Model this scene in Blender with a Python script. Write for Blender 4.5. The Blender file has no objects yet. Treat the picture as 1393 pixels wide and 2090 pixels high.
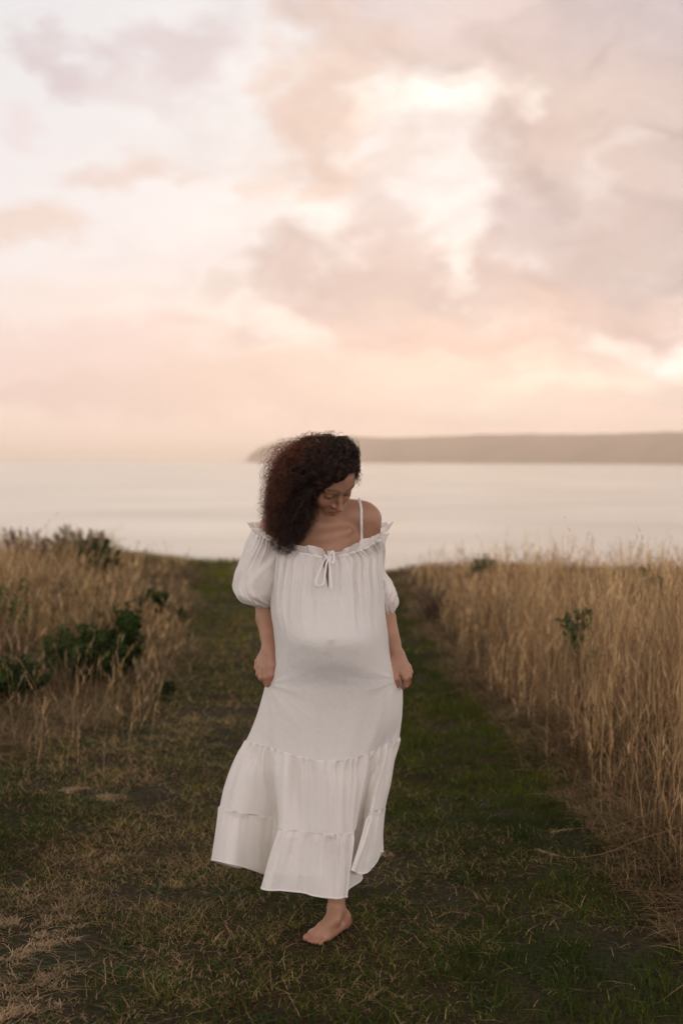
import bpy, math, random
import numpy as np
from mathutils import Vector
from mathutils.bvhtree import BVHTree
rad = math.radians
S = bpy.context.scene
COL = S.collection
rng = np.random.default_rng(7)

# ------------------------------------------------------------------ camera
CAMZ, HOR, F = 1.54, 933.0, 2090 * 50 / 36
PITCH = math.atan((1045 - HOR) / F)
cam_d = bpy.data.cameras.new('camera')
cam_d.sensor_fit = 'VERTICAL'; cam_d.sensor_height = 36; cam_d.sensor_width = 24; cam_d.lens = 50
cam_d.clip_start = 0.05; cam_d.clip_end = 200000
cam_d.dof.use_dof = True; cam_d.dof.focus_distance = 4.46; cam_d.dof.aperture_fstop = 2.4
cam = bpy.data.objects.new('camera', cam_d); COL.objects.link(cam)
cam.location = (0, 0, CAMZ); cam.rotation_euler = (rad(90) - PITCH, 0, 0)
S.camera = cam

def P(px, py, Y):
    """point of the world seen at photo pixel (px, py) at distance Y along +Y (arrays welcome)"""
    px = np.asarray(px, float); py = np.asarray(py, float); Y = np.asarray(Y, float)
    cx = (px - 696.5) / F; cy = (1045 - py) / F
    dy = math.cos(PITCH) + cy * math.sin(PITCH); dz = -math.sin(PITCH) + cy * math.cos(PITCH)
    return np.stack(np.broadcast_arrays(cx * Y / dy, Y, CAMZ + dz * Y / dy), -1)

def proj(p):
    """photo pixel of a world point array"""
    x, y, z = p[..., 0], p[..., 1], p[..., 2] - CAMZ
    fwd = y * math.cos(PITCH) - z * math.sin(PITCH); up = y * math.sin(PITCH) + z * math.cos(PITCH)
    return 696.5 + F * x / fwd, 1045 - F * up / fwd

# ------------------------------------------------------------------ sky, sun, exposure
SUN_AZ, SUN_EL = rad(3.5), rad(13.5)
S.view_settings.view_transform = 'Standard'; S.view_settings.look = 'None'
S.view_settings.exposure = 0.14; S.view_settings.gamma = 1.0
W = bpy.data.worlds.new('World'); S.world = W; W.use_nodes = True
nt = W.node_tree; nt.nodes.clear(); NN = nt.nodes.new; LK = nt.links.new

def lin(c):
    return tuple(((v / 255) / 12.92 if v / 255 <= .04045 else ((v / 255 + .055) / 1.055) ** 2.4) for v in c)

def math_n(op, a, b=None, c=None, clamp=False, tree=None):
    n = (tree or nt).nodes.new('ShaderNodeMath'); n.operation = op; n.use_clamp = clamp
    for i, v in enumerate((a, b, c)):
        if v is None: continue
        if isinstance(v, (int, float)): n.inputs[i].default_value = v
        else: (tree or nt).links.new(v, n.inputs[i])
    return n.outputs[0]

tc = NN('ShaderNodeTexCoord')
sep = NN('ShaderNodeSeparateXYZ'); LK(tc.outputs['Generated'], sep.inputs[0])
az = math_n('ARCTAN2', sep.outputs[0], sep.outputs[1]); el = math_n('ARCSINE', sep.outputs[2])
# noise to fray the clouds, streched along the horizon
nz = NN('ShaderNodeTexNoise'); nz.inputs['Scale'].default_value = 9; nz.inputs['Detail'].default_value = 5
nz.inputs['Roughness'].default_value = .55
cmb0 = NN('ShaderNodeCombineXYZ'); LK(az, cmb0.inputs[0]); LK(math_n('MULTIPLY', el, 1.7), cmb0.inputs[1])
LK(cmb0.outputs[0], nz.inputs['Vector'])
sepn = NN('ShaderNodeSeparateColor'); LK(nz.outputs['Color'], sepn.inputs[0])
wx = math_n('MULTIPLY_ADD', math_n('SUBTRACT', sepn.outputs[0], .5), .14, az)
wy = math_n('MULTIPLY_ADD', math_n('SUBTRACT', sepn.outputs[1], .5), .10, el)
wv = NN('ShaderNodeCombineXYZ'); LK(wx, wv.inputs[0]); LK(wy, wv.inputs[1])
nf = NN('ShaderNodeTexNoise'); nf.inputs['Scale'].default_value = 24; nf.inputs['Detail'].default_value = 6
nf.inputs['Roughness'].default_value = .6; LK(cmb0.outputs[0], nf.inputs['Vector'])
fray = math_n('SUBTRACT', nf.outputs['Fac'], .5)

# vertical base of the sky
ramp = NN('ShaderNodeValToRGB'); r = ramp.color_ramp
LK(math_n('MULTIPLY', el, 1 / 1.5708, clamp=True), ramp.inputs[0])
stops = [(0, (252, 224, 212)), (.012, (253, 228, 214)), (.03, (251, 228, 217)), (.06, (252, 236, 230)), (.09, (247, 241, 241)),
         (.15, (240, 239, 240)), (.20, (236, 236, 238)), (.26, (214, 206, 206)), (.45, (146, 138, 137)), (1, (104, 100, 103))]
while len(r.elements) < len(stops): r.elements.new(.5)
for e_, (p_, c_) in zip(r.elements, stops): e_.position = p_; e_.color = (*lin(c_), 1)
sky_col = ramp.outputs[0]

def blob(px, py, rx, ry, rot, col, strength, gain=1.0, fr=1.25, edge=(.06, .82)):
    """one soft cloud bank: centre and radii in photo pixels turned into azimuth and elevation"""
    global sky_col
    m = NN('ShaderNodeMapping'); m.vector_type = 'TEXTURE'
    m.inputs['Location'].default_value = (math.atan((px - 696.5) / F), math.atan((HOR - py) / F), 0)
    m.inputs['Rotation'].default_value = (0, 0, rad(rot)); m.inputs['Scale'].default_value = (rx / F, ry / F, 1)
    LK(wv.outputs[0], m.inputs['Vector'])
    g = NN('ShaderNodeTexGradient'); g.gradient_type = 'SPHERICAL'; LK(m.outputs[0], g.inputs[0])
    a = math_n('MULTIPLY_ADD', fray, fr, g.outputs['Fac'])
    mr = NN('ShaderNodeMapRange'); mr.interpolation_type = 'SMOOTHSTEP'
    mr.inputs['From Min'].default_value = edge[0]; mr.inputs['From Max'].default_value = edge[1]
    mr.inputs['To Max'].default_value = strength; LK(a, mr.inputs['Value'])
    # keep far fray from leaking: no cloud outside the ellipse
    f = math_n('MULTIPLY', mr.outputs[0], math_n('MULTIPLY', g.outputs['Fac'], 6, clamp=True))
    mx = NN('ShaderNodeMix'); mx.data_type = 'RGBA'
    LK(f, mx.inputs['Factor']); LK(sky_col, mx.inputs['A'])
    mx.inputs['B'].default_value = (*[v * gain for v in lin(col)], 1)
    sky_col = mx.outputs['Result']

GM, PK, PE, WH = (216, 202, 200), (242, 217, 207), (243, 221, 204), (250, 247, 246)
# peach and mauve bank that fills the upper right
blob(1150, 120, 640, 330, -8, (217, 200, 199), .95, edge=(.03, .66))
blob(1330, 30, 330, 160, -10, (199, 188, 194), .8, edge=(.03, .66))
blob(780, 30, 330, 120, 5, (219, 206, 209), .8)
blob(690, 170, 200, 230, 12, (229, 209, 201), .9, edge=(.05, .78))
blob(640, 310, 130, 210, 8, (231, 209, 201), .85, edge=(.05, .78))
blob(1250, 300, 330, 260, -15, (217, 199, 195), .9, edge=(.03, .66))
blob(1180, 480, 380, 230, -20, (201, 189, 195), .95, edge=(.05, .78))
blob(1320, 420, 200, 200, 10, (208, 191, 190), .8, edge=(.05, .78))
# grey belly across the middle and right
blob(1100, 590, 430, 110, -14, (208, 191, 192), .95, edge=(.05, .78))
blob(800, 600, 360, 120, -16, (210, 193, 193), .95, edge=(.05, .78))
blob(570, 560, 170, 110, 28, (213, 197, 196), .9, edge=(.05, .78))
blob(690, 650, 240, 90, -18, (212, 194, 193), .85, edge=(.05, .78))
blob(790, 420, 120, 110, -10, (215, 202, 205), .8, edge=(.05, .78))
blob(830, 500, 190, 80, -8, (213, 197, 197), .75, edge=(.05, .78))
# warm pink underside
blob(880, 700, 420, 100, -4, (234, 209, 202), .85, edge=(.03, .66))
blob(1250, 640, 330, 90, -6, (229, 204, 198), .8, edge=(.03, .66))
blob(1000, 730, 330, 70, -3, (235, 207, 198), .7)
blob(540, 690, 90, 50, 8, (225, 206, 203), .75)
blob(330, 670, 140, 50, 5, (237, 214, 207), .6)
blob(180, 760, 460, 120, 0, (237, 210, 204), .5, edge=(.03, .66))
blob(150, 800, 420, 60, 2, (233, 204, 200), .5)
blob(700, 800, 900, 90, 0, (239, 214, 203), .7, edge=(.03, .66))
blob(1050, 790, 520, 70, 0, (244, 228, 215), .85, edge=(.03, .66))
# left side wisps
blob(250, 165, 260, 70, -24, (222, 211, 213), .6)
blob(120, 620, 300, 60, 4, (247, 232, 224), .6)
blob(430, 590, 90, 40, 30, (226, 212, 208), .6)
blob(150, 140, 150, 75, -20, (217, 204, 208), .85, edge=(.05, .78))
blob(370, 110, 210, 90, -14, (219, 207, 211), .85, edge=(.05, .78))
blob(260, 355, 240, 50, 4, (235, 216, 209), .85, edge=(.05, .78))
blob(60, 460, 190, 75, 4, (238, 216, 206), .85, edge=(.05, .78))
blob(540, 370, 60, 110, 10, (234, 216, 209), .7)
blob(80, 250, 80, 50, 0, (237, 222, 223), .6)
blob(1010, 300, 90, 60, 20, (224, 212, 212), .6)
blob(820, 330, 80, 50, -20, (226, 214, 213), .6)
blob(1290, 560, 260, 120, -12, (206, 192, 192), .7)
# light through the gaps
blob(880, 225, 200, 66, 14, (255, 250, 243), 1.0, 1.14, 1.1, (.05, 1.0))
blob(1090, 200, 70, 60, 10, (250, 240, 234), .8, 1.0)
blob(915, 375, 120, 115, 0, (247, 245, 246), .8, 1.0, 1.4, (.05, .9))
blob(930, 510, 60, 110, -18, (250, 246, 243), .9, 1.0)
blob(645, 470, 90, 80, 10, (249, 246, 245), .85, 1.0)
blob(1240, 350, 130, 50, 48, (236, 228, 227), .5, 1.0)
blob(590, 670, 150, 50, -18, (250, 240, 233), .8, 1.0)
blob(1390, 735, 150, 60, 4, (255, 249, 240), 1.0, 1.2, 1.0, (.05, .95))
blob(1240, 715, 110, 30, 6, (255, 247, 236), .9, 1.1)
blob(1190, 785, 300, 34, 4, (254, 244, 228), .7, 1.05)
# finer cloud texture: soft billows, lighter and darker by a few percent
tx = NN('ShaderNodeTexNoise'); tx.inputs['Scale'].default_value = 15; tx.inputs['Detail'].default_value = 9; tx.inputs['Roughness'].default_value = .52
tx.inputs['Distortion'].default_value = .5
wv2 = NN('ShaderNodeVectorMath'); wv2.operation = 'MULTIPLY_ADD'; wv2.inputs[1].default_value = (.9, 1.5, 1); wv2.inputs[2].default_value = (3.1, 1.7, 0)
LK(wv.outputs[0], wv2.inputs[0]); LK(wv2.outputs[0], tx.inputs['Vector'])
tr_ = NN('ShaderNodeValToRGB'); e_ = tr_.color_ramp.elements
e_[0].position = .33; e_[0].color = (.79, .765, .79, 1); e_[1].position = .62; e_[1].color = (1.05, 1.04, 1.035, 1)
em = e_.new(.48); em.color = (.955, .945, .955, 1)
LK(tx.outputs['Fac'], tr_.inputs[0])
tm = NN('ShaderNodeMix'); tm.data_type = 'RGBA'; tm.blend_type = 'MULTIPLY'
LK(math_n('MULTIPLY', math_n('MULTIPLY', el, 9, clamp=True), math_n('MULTIPLY_ADD', az, 3.2, .72, clamp=True)), tm.inputs['Factor'])
LK(sky_col, tm.inputs['A']); LK(tr_.outputs[0], tm.inputs['B']); sky_col = tm.outputs['Result']
# unseen sky behind the camera, raised above the front sky as fill for the dress
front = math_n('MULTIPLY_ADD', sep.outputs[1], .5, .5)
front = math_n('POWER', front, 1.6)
back_fill = NN('ShaderNodeMapRange'); back_fill.inputs['To Min'].default_value = 2.85; back_fill.inputs['To Max'].default_value = 1.0
back_fill.inputs['From Max'].default_value = .9
LK(front, back_fill.inputs['Value'])
cool = NN('ShaderNodeVectorMath'); cool.operation = 'MULTIPLY'; cool.inputs[1].default_value = (.995, .982, 1.0); LK(sky_col, cool.inputs[0]); sky_col = cool.outputs[0]
sc_ = NN('ShaderNodeVectorMath'); sc_.operation = 'SCALE'; LK(sky_col, sc_.inputs[0]); LK(back_fill.outputs[0], sc_.inputs['Scale'])
ns = NN('ShaderNodeTexSky'); ns.sky_type = 'NISHITA'; ns.sun_disc = False
ns.sun_elevation = SUN_EL; ns.sun_rotation = SUN_AZ; ns.air_density = 1.5; ns.dust_density = 3
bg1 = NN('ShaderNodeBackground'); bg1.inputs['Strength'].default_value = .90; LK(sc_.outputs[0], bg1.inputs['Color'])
bg2 = NN('ShaderNodeBackground'); bg2.inputs['Strength'].default_value = .05; LK(ns.outputs[0], bg2.inputs['Color'])
# clouds cover nearly all of the clear sky
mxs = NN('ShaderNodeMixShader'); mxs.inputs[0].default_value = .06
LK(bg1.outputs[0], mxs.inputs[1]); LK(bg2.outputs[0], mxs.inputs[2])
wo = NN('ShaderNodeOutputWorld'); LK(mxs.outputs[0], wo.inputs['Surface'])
W.cycles.sampling_method = 'MANUAL'; W.cycles.sample_map_resolution = 1024

sun_d = bpy.data.lights.new('sun', 'SUN'); sun_d.energy = 0.85; sun_d.angle = rad(58); sun_d.color = (1, .80, .62)
sun = bpy.data.objects.new('sun', sun_d); COL.objects.link(sun)
sdir = Vector((math.sin(SUN_AZ) * math.cos(SUN_EL), math.cos(SUN_AZ) * math.cos(SUN_EL), math.sin(SUN_EL)))
sun.rotation_euler = (-sdir).to_track_quat('-Z', 'Y').to_euler(); sun.location = (0, 0, 30)

cy = S.cycles
cy.max_bounces = 8; cy.diffuse_bounces = 3; cy.glossy_bounces = 3; cy.transmission_bounces = 4
cy.transparent_max_bounces = 16; cy.volume_bounces = 1; cy.use_denoising = True
cy.caustics_reflective = False; cy.caustics_refractive = False

# ------------------------------------------------------------------ helpers
def mesh_obj(name, verts, faces, mat=None, parent=None, color=None, smooth=True, face_off=None):
    """verts (n,3); faces (m,k) array of constant k, or a list of such arrays"""
    if not isinstance(faces, (list, tuple)): faces = [faces]
    faces = [np.asarray(f, np.int32) for f in faces if len(f)]
    me = bpy.data.meshes.new(name)
    verts = np.ascontiguousarray(verts, np.float32)
    me.vertices.add(len(verts)); me.vertices.foreach_set('co', verts.ravel())
    tot = np.concatenate([np.full(len(f), f.shape[1], np.int32) for f in faces])
    idx = np.concatenate([f.ravel() for f in faces])
    me.loops.add(len(idx)); me.loops.foreach_set('vertex_index', idx)
    me.polygons.add(len(tot))
    me.polygons.foreach_set('loop_start', np.concatenate([[0], np.cumsum(tot)[:-1]]).astype(np.int32))
    me.polygons.foreach_set('loop_total', tot)
    me.update(calc_edges=True)
    if smooth: me.polygons.foreach_set('use_smooth', np.ones(len(tot), bool))
    if color is not None:
        a = me.attributes.new('Col', 'FLOAT_COLOR', 'POINT')
        c = np.ones((len(verts), 4), np.float32); c[:, :3] = color; a.data.foreach_set('color', c.ravel())
    if mat: me.materials.append(mat)
    o = bpy.data.objects.new(name, me); COL.objects.link(o)
    if parent: o.parent = parent
    return o

def tag(o, label=None, cat=None, group=None, kind=None):
    for k, v in (('label', label), ('category', cat), ('group', group), ('kind', kind)):
        if v: o[k] = v
    return o

def new_mat(name):
    m = bpy.data.materials.new(name); m.use_nodes = True; t = m.node_tree; t.nodes.clear()
    return m, t

def grid_faces(nu, nv, wrap=False):
    """faces of a grid whose vertices are stored row by row: nv rows of nu"""
    i = np.arange(nu if wrap else nu - 1); j = np.arange(nv - 1)
    I, J = np.meshgrid(i, j); I2 = (I + 1) % nu
    return np.stack([J * nu + I, J * nu + I2, (J + 1) * nu + I2, (J + 1) * nu + I], -1).reshape(-1, 4)

def noise1(x, n, seed, period=True):
    """smooth periodic 1-D noise in -1..1, x in units of table cells"""
    t = np.random.default_rng(seed).uniform(-1, 1, n); i = np.floor(x).astype(int); f = x - i
    f = f * f * (3 - 2 * f)
    return t[i % n] * (1 - f) + t[(i + 1) % n] * f

_tab = np.random.default_rng(99).uniform(-1, 1, (64, 64))
def noise2(x, y):
    xi = np.floor(x).astype(int); yi = np.floor(y).astype(int); fx = x - xi; fy = y - yi
    fx = fx * fx * (3 - 2 * fx); fy = fy * fy * (3 - 2 * fy)
    a = _tab[xi % 64, yi % 64]; b = _tab[(xi + 1) % 64, yi % 64]; c = _tab[xi % 64, (yi + 1) % 64]; d = _tab[(xi + 1) % 64, (yi + 1) % 64]
    return (a * (1 - fx) + b * fx) * (1 - fy) + (c * (1 - fx) + d * fx) * fy
def fbm2(x, y, o=4):
    s = 0; a = 1
    for k in range(o): s = s + a * noise2(x * 2 ** k + 7 * k, y * 2 ** k + 3 * k); a *= .5
    return s / 1.6
def sstep(a, b, x):
    t = np.clip((x - a) / (b - a), 0, 1); return t * t * (3 - 2 * t)

# ------------------------------------------------------------------ materials
def attr_mat(name, trans=.35, rough=.6, spec=.25, hue=.08, tint=(1, 1, 1)):
    m, t = new_mat(name); N = t.nodes.new; L = t.links.new
    at = N('ShaderNodeAttribute'); at.attribute_name = 'Col'
    ge = N('ShaderNodeNewGeometry'); hs = N('ShaderNodeHueSaturation')
    L(at.outputs['Color'], hs.inputs['Color'])
    no = N('ShaderNodeTexNoise'); no.inputs['Scale'].default_value = 3; no.inputs['Detail'].default_value = 2
    L(ge.outputs['Position'], no.inputs['Vector'])
    mr = N('ShaderNodeMapRange'); mr.inputs['From Min'].default_value = .3; mr.inputs['From Max'].default_value = .7
    mr.inputs['To Min'].default_value = .75; mr.inputs['To Max'].default_value = 1.25
    L(no.outputs['Fac'], mr.inputs['Value']); L(mr.outputs[0], hs.inputs['Value'])
    p = N('ShaderNodeBsdfPrincipled'); p.inputs['Roughness'].default_value = rough
    p.inputs['Specular IOR Level'].default_value = spec
    L(hs.outputs[0], p.inputs['Base Color'])
    tr = N('ShaderNodeBsdfTranslucent'); L(hs.outputs[0], tr.inputs['Color'])
    mx = N('ShaderNodeMixShader'); mx.inputs[0].default_value = trans
    L(p.outputs[0], mx.inputs[1]); L(tr.outputs[0], mx.inputs[2])
    o = N('ShaderNodeOutputMaterial'); L(mx.outputs[0], o.inputs['Surface'])
    return m

M_LAWN = attr_mat('lawn_blades', .22, .85, .04)
M_DRY = attr_mat('dry_grass_blades', .35, .7, .15)
M_LEAF = attr_mat('shrub_leaf', .12, .6, .15)
M_WOOD = attr_mat('woody_stem', 0, .85, .2)

def soil_mat():
    m, t = new_mat('soil'); N = t.nodes.new; L = t.links.new
    ge = N('ShaderNodeNewGeometry')
    a = N('ShaderNodeTexNoise'); a.inputs['Scale'].default_value = 1.3; a.inputs['Detail'].default_value = 6
    b = N('ShaderNodeTexNoise'); b.inputs['Scale'].default_value = 60; b.inputs['Detail'].default_value = 5
    L(ge.outputs['Position'], a.inputs['Vector']); L(ge.outputs['Position'], b.inputs['Vector'])
    r1 = N('ShaderNodeValToRGB'); r1.color_ramp.elements[0].position = .35; r1.color_ramp.elements[1].position = .65
    r1.color_ramp.elements[0].color = (.036, .022, .013, 1); r1.color_ramp.elements[1].color = (.022, .026, .009, 1)
    L(a.outputs['Fac'], r1.inputs[0])
    r2 = N('ShaderNodeValToRGB'); r2.color_ramp.elements[0].position = .4; r2.color_ramp.elements[1].position = .75
    r2.color_ramp.elements[0].color = (.6, .6, .6, 1); r2.color_ramp.elements[1].color = (2.0, 1.7, 1.35, 1)
    L(b.outputs['Fac'], r2.inputs[0])
    mx = N('ShaderNodeMix'); mx.data_type = 'RGBA'; mx.blend_type = 'MULTIPLY'; mx.inputs['Factor'].default_value = 1
    L(r1.outputs[0], mx.inputs['A']); L(r2.outputs[0], mx.inputs['B'])
    p = N('ShaderNodeBsdfPrincipled'); p.inputs['Roughness'].default_value = .95; p.inputs['Specular IOR Level'].default_value = .1
    L(mx.outputs['Result'], p.inputs['Base Color'])
    bp = N('ShaderNodeBump'); bp.inputs['Strength'].default_value = .8; bp.inputs['Distance'].default_value = .02
    L(b.outputs['Fac'], bp.inputs['Height']); L(bp.outputs[0], p.inputs['Normal'])
    o = N('ShaderNodeOutputMaterial'); L(p.outputs[0], o.inputs['Surface']); return m

def sea_mat():
    m, t = new_mat('sea_water'); N = t.nodes.new; L = t.links.new
    ge = N('ShaderNodeNewGeometry')
    mp = N('ShaderNodeMapping'); mp.inputs['Scale'].default_value = (.02, .05, .02); L(ge.outputs['Position'], mp.inputs[0])
    a = N('ShaderNodeTexNoise'); a.inputs['Scale'].default_value = 4; a.inputs['Detail'].default_value = 6; L(mp.outputs[0], a.inputs['Vector'])
    mp2 = N('ShaderNodeMapping'); mp2.inputs['Scale'].default_value = (.0012, .0022, .001); L(ge.outputs['Position'], mp2.inputs[0])
    b = N('ShaderNodeTexNoise'); b.inputs['Scale'].default_value = 3; b.inputs['Detail'].default_value = 4; L(mp2.outputs[0], b.inputs['Vector'])
    mr = N('ShaderNodeMapRange'); mr.inputs['To Min'].default_value = .24; mr.inputs['To Max'].default_value = .36; L(b.outputs['Fac'], mr.inputs['Value'])
    p = N('ShaderNodeBsdfPrincipled'); p.inputs['Base Color'].default_value = (.035, .045, .05, 1)
    p.inputs['IOR'].default_value = 1.33; L(mr.outputs[0], p.inputs['Roughness'])
    bp = N('ShaderNodeBump'); bp.inputs['Strength'].default_value = .6; bp.inputs['Distance'].default_value = .6
    L(a.outputs['Fac'], bp.inputs['Height']); L(bp.outputs[0], p.inputs['Normal'])
    o = N('ShaderNodeOutputMaterial'); L(p.outputs[0], o.inputs['Surface']); return m

def hill_mat():
    m, t = new_mat('headland_scrub'); N = t.nodes.new; L = t.links.new
    ge = N('ShaderNodeNewGeometry')
    a = N('ShaderNodeTexNoise'); a.inputs['Scale'].default_value = .004; a.inputs['Detail'].default_value = 8; L(ge.outputs['Position'], a.inputs['Vector'])
    r1 = N('ShaderNodeValToRGB'); r1.color_ramp.elements[0].position = .35; r1.color_ramp.elements[1].position = .7
    r1.color_ramp.elements[0].color = (.15, .088, .04, 1); r1.color_ramp.elements[1].color = (.24, .145, .07, 1)
    L(a.outputs['Fac'], r1.inputs[0])
    p = N('ShaderNodeBsdfPrincipled'); p.inputs['Roughness'].default_value = .95; L(r1.outputs[0], p.inputs['Base Color'])
    o = N('ShaderNodeOutputMaterial'); L(p.outputs[0], o.inputs['Surface']); return m

def cloth_mat(name, color, transp, trans, weave=True, scale=520):
    m, t = new_mat(name); N = t.nodes.new; L = t.links.new
    p = N('ShaderNodeBsdfPrincipled'); p.inputs['Base Color'].default_value = (*color, 1)
    p.inputs['Roughness'].default_value = .85; p.inputs['Specular IOR Level'].default_value = .1
    p.inputs['Sheen Weight'].default_value = .12
    tr = N('ShaderNodeBsdfTranslucent'); tr.inputs['Color'].default_value = (*color, 1)
    tp = N('ShaderNodeBsdfTransparent')
    ge = N('ShaderNodeTexCoord')
    mp = N('ShaderNodeMapping'); mp.inputs['Scale'].default_value = (1, 1, .35); L(ge.outputs['Object'], mp.inputs[0])
    a = N('ShaderNodeTexNoise'); a.inputs['Scale'].default_value = scale; a.inputs['Detail'].default_value = 3; L(mp.outputs[0], a.inputs['Vector'])
    b = N('ShaderNodeTexNoise'); b.inputs['Scale'].default_value = 45; b.inputs['Detail'].default_value = 5; L(ge.outputs['Object'], b.inputs['Vector'])
    h = N('ShaderNodeMath'); h.operation = 'MULTIPLY_ADD'; h.inputs[1].default_value = 2.0
    L(b.outputs['Fac'], h.inputs[0]); L(a.outputs['Fac'], h.inputs[2])
    bp = N('ShaderNodeBump'); bp.inputs['Strength'].default_value = .6; bp.inputs['Distance'].default_value = .0026
    L(h.outputs[0], bp.inputs['Height']); L(bp.outputs[0], p.inputs['Normal'])
    m1 = N('ShaderNodeMixShader'); m1.inputs[0].default_value = trans; L(p.outputs[0], m1.inputs[1]); L(tr.outputs[0], m1.inputs[2])
    # open weave: a little more seen through where threads part
    mr = N('ShaderNodeMapRange'); mr.inputs['From Min'].default_value = .3; mr.inputs['From Max'].default_value = .7
    mr.inputs['To Min'].default_value = transp * .85; mr.inputs['To Max'].default_value = transp * 1.15; L(a.outputs['Fac'], mr.inputs['Value'])
    m2 = N('ShaderNodeMixShader'); L(mr.outputs[0], m2.inputs[0]); L(m1.outputs[0], m2.inputs[1]); L(tp.outputs[0], m2.inputs[2])
    o = N('ShaderNodeOutputMaterial'); L(m2.outputs[0], o.inputs['Surface']); return m

def skin_mat():
    m, t = new_mat('skin'); N = t.nodes.new; L = t.links.new
    at = N('ShaderNodeAttribute'); at.attribute_name = 'Col'
    tc = N('ShaderNodeTexCoord')
    a = N('ShaderNodeTexNoise'); a.inputs['Scale'].default_value = 22; a.inputs['Detail'].default_value = 5; L(tc.outputs['Object'], a.inputs['Vector'])
    r1 = N('ShaderNodeValToRGB'); r1.color_ramp.elements[0].position = .3; r1.color_ramp.elements[1].position = .7
    r1.color_ramp.elements[0].color = (.9, .84, .8, 1); r1.color_ramp.elements[1].color = (1.08, 1.06, 1.05, 1); L(a.outputs['Fac'], r1.inputs[0])
    mx = N('ShaderNodeMix'); mx.data_type = 'RGBA'; mx.blend_type = 'MULTIPLY'; mx.inputs['Factor'].default_value = 1
    L(at.outputs['Color'], mx.inputs['A']); L(r1.outputs[0], mx.inputs['B'])
    p = N('ShaderNodeBsdfPrincipled'); L(mx.outputs['Result'], p.inputs['Base Color'])
    p.inputs['Roughness'].default_value = .5; p.inputs['Specular IOR Level'].default_value = .35
    p.inputs['Subsurface Weight'].default_value = .12; p.inputs['Subsurface Radius'].default_value = (1, .35, .15)
    p.inputs['Subsurface Scale'].default_value = .01
    b = N('ShaderNodeTexNoise'); b.inputs['Scale'].default_value = 300; L(tc.outputs['Object'], b.inputs['Vector'])
    bp = N('ShaderNodeBump'); bp.inputs['Strength'].default_value = .12; bp.inputs['Distance'].default_value = .001
    L(b.outputs['Fac'], bp.inputs['Height']); L(bp.outputs[0], p.inputs['Normal'])
    o = N('ShaderNodeOutputMaterial'); L(p.outputs[0], o.inputs['Surface']); return m

def hair_mat():
    m, t = new_mat('brown_hair'); N = t.nodes.new; L = t.links.new
    at = N('ShaderNodeAttribute'); at.attribute_name = 'Col'
    p = N('ShaderNodeBsdfPrincipled'); L(at.outputs['Color'], p.inputs['Base Color'])
    p.inputs['Roughness'].default_value = .38; p.inputs['Specular IOR Level'].default_value = .5
    tr = N('ShaderNodeBsdfTranslucent'); sc = N('ShaderNodeVectorMath'); sc.operation = 'MULTIPLY'
    sc.inputs[1].default_value = (5, 3.2, 2.0); L(at.outputs['Color'], sc.inputs[0]); L(sc.outputs[0], tr.inputs['Color'])
    mx = N('ShaderNodeMixShader'); mx.inputs[0].default_value = .45; L(p.outputs[0], mx.inputs[1]); L(tr.outputs[0], mx.inputs[2])
    o = N('ShaderNodeOutputMaterial'); L(mx.outputs[0], o.inputs['Surface']); return m

M_SOIL, M_SEA, M_HILL, M_SKIN, M_HAIR = soil_mat(), sea_mat(), hill_mat(), skin_mat(), hair_mat()
M_GAUZE = cloth_mat('white_gauze', (.91, .87, .80), .17, .22)
M_WELT = cloth_mat('white_gauze_double', (.88, .85, .80), .0, .25)
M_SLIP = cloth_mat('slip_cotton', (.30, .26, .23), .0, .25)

# ------------------------------------------------------------------ ground, sea, headland
SEA_Z = -40.0
def path_left(Y):
    return np.interp(Y, [0, 4, 5.8, 7, 8, 10, 13.5, 17, 20, 26], [-6, -5, -3.4, -1.75, -1.3, -1.3, -1.5, -1.9, -2.15, -2.4]) + .20 * noise2(Y * 1.1, Y * 0 + 3.3) + .08 * noise2(Y * 3.7, Y * 0 + 5.3)
def path_right(Y):
    return np.interp(Y, [0, 4, 5, 6.5, 8, 12.7, 17, 20, 26], [1.35, 1.3, 1.08, 1.05, 1.0, .80, .72, .72, .7]) + .10 * noise2(Y * 1.4, Y * 0 + 9.1) + .06 * noise2(Y * 4.1, Y * 0 + 2.2)
def gz(x, y):
    x = np.asarray(x, float); y = np.asarray(y, float)
    z = .035 * fbm2(x * .9 + 5, y * .9) + .012 * fbm2(x * 5, y * 5, 3)
    z = z * sstep(.25, .9, np.hypot(x + .04, y - 4.5))
    z = z + .16 * sstep(0, 1.2, path_left(y) - x) * sstep(5, 9, y) + .10 * sstep(0, 1.0, x - path_right(y)) * sstep(3, 6, y)
    z = z + .05 * np.exp(-((y - 19.8) / .7) ** 2) * (1 + .8 * noise2(x * .8, x * 0 + 1)) * sstep(-.4, -1.6, x)
    edge = 18.9 + 1.1 * sstep(0, -1.6, x) + .7 * noise2(x * .5, x * 0 + 2)
    z = z - .45 * np.clip(y - edge, 0, 4) ** 1.3 - 1.05 * np.clip(y - edge - 4, 0, 60)
    return z

xs = np.concatenate([-np.geomspace(300, 8, 40)[:-1], np.linspace(-8, 8, 330), np.geomspace(8, 300, 40)[1:]])
ys = np.concatenate([-np.geomspace(120, 1, 24), np.linspace(-.5, 26, 540), np.geomspace(26.5, 90, 30)])
X, Yg = np.meshgrid(xs, ys)
Z = gz(X, Yg)
g = mesh_obj('ground', np.stack([X, Yg, Z], -1).reshape(-1, 3), grid_faces(len(xs), len(ys)), M_SOIL)
tag(g, kind='structure')

sx = np.concatenate([-np.geomspace(60000, 50, 40), [0], np.geomspace(50, 60000, 40)])
X, Yg = np.meshgrid(sx, sx)
sea = mesh_obj('sea', np.stack([X, Yg, X * 0 + SEA_Z], -1).reshape(-1, 3), grid_faces(len(sx), len(sx)), M_SEA)
tag(sea, kind='structure')

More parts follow.
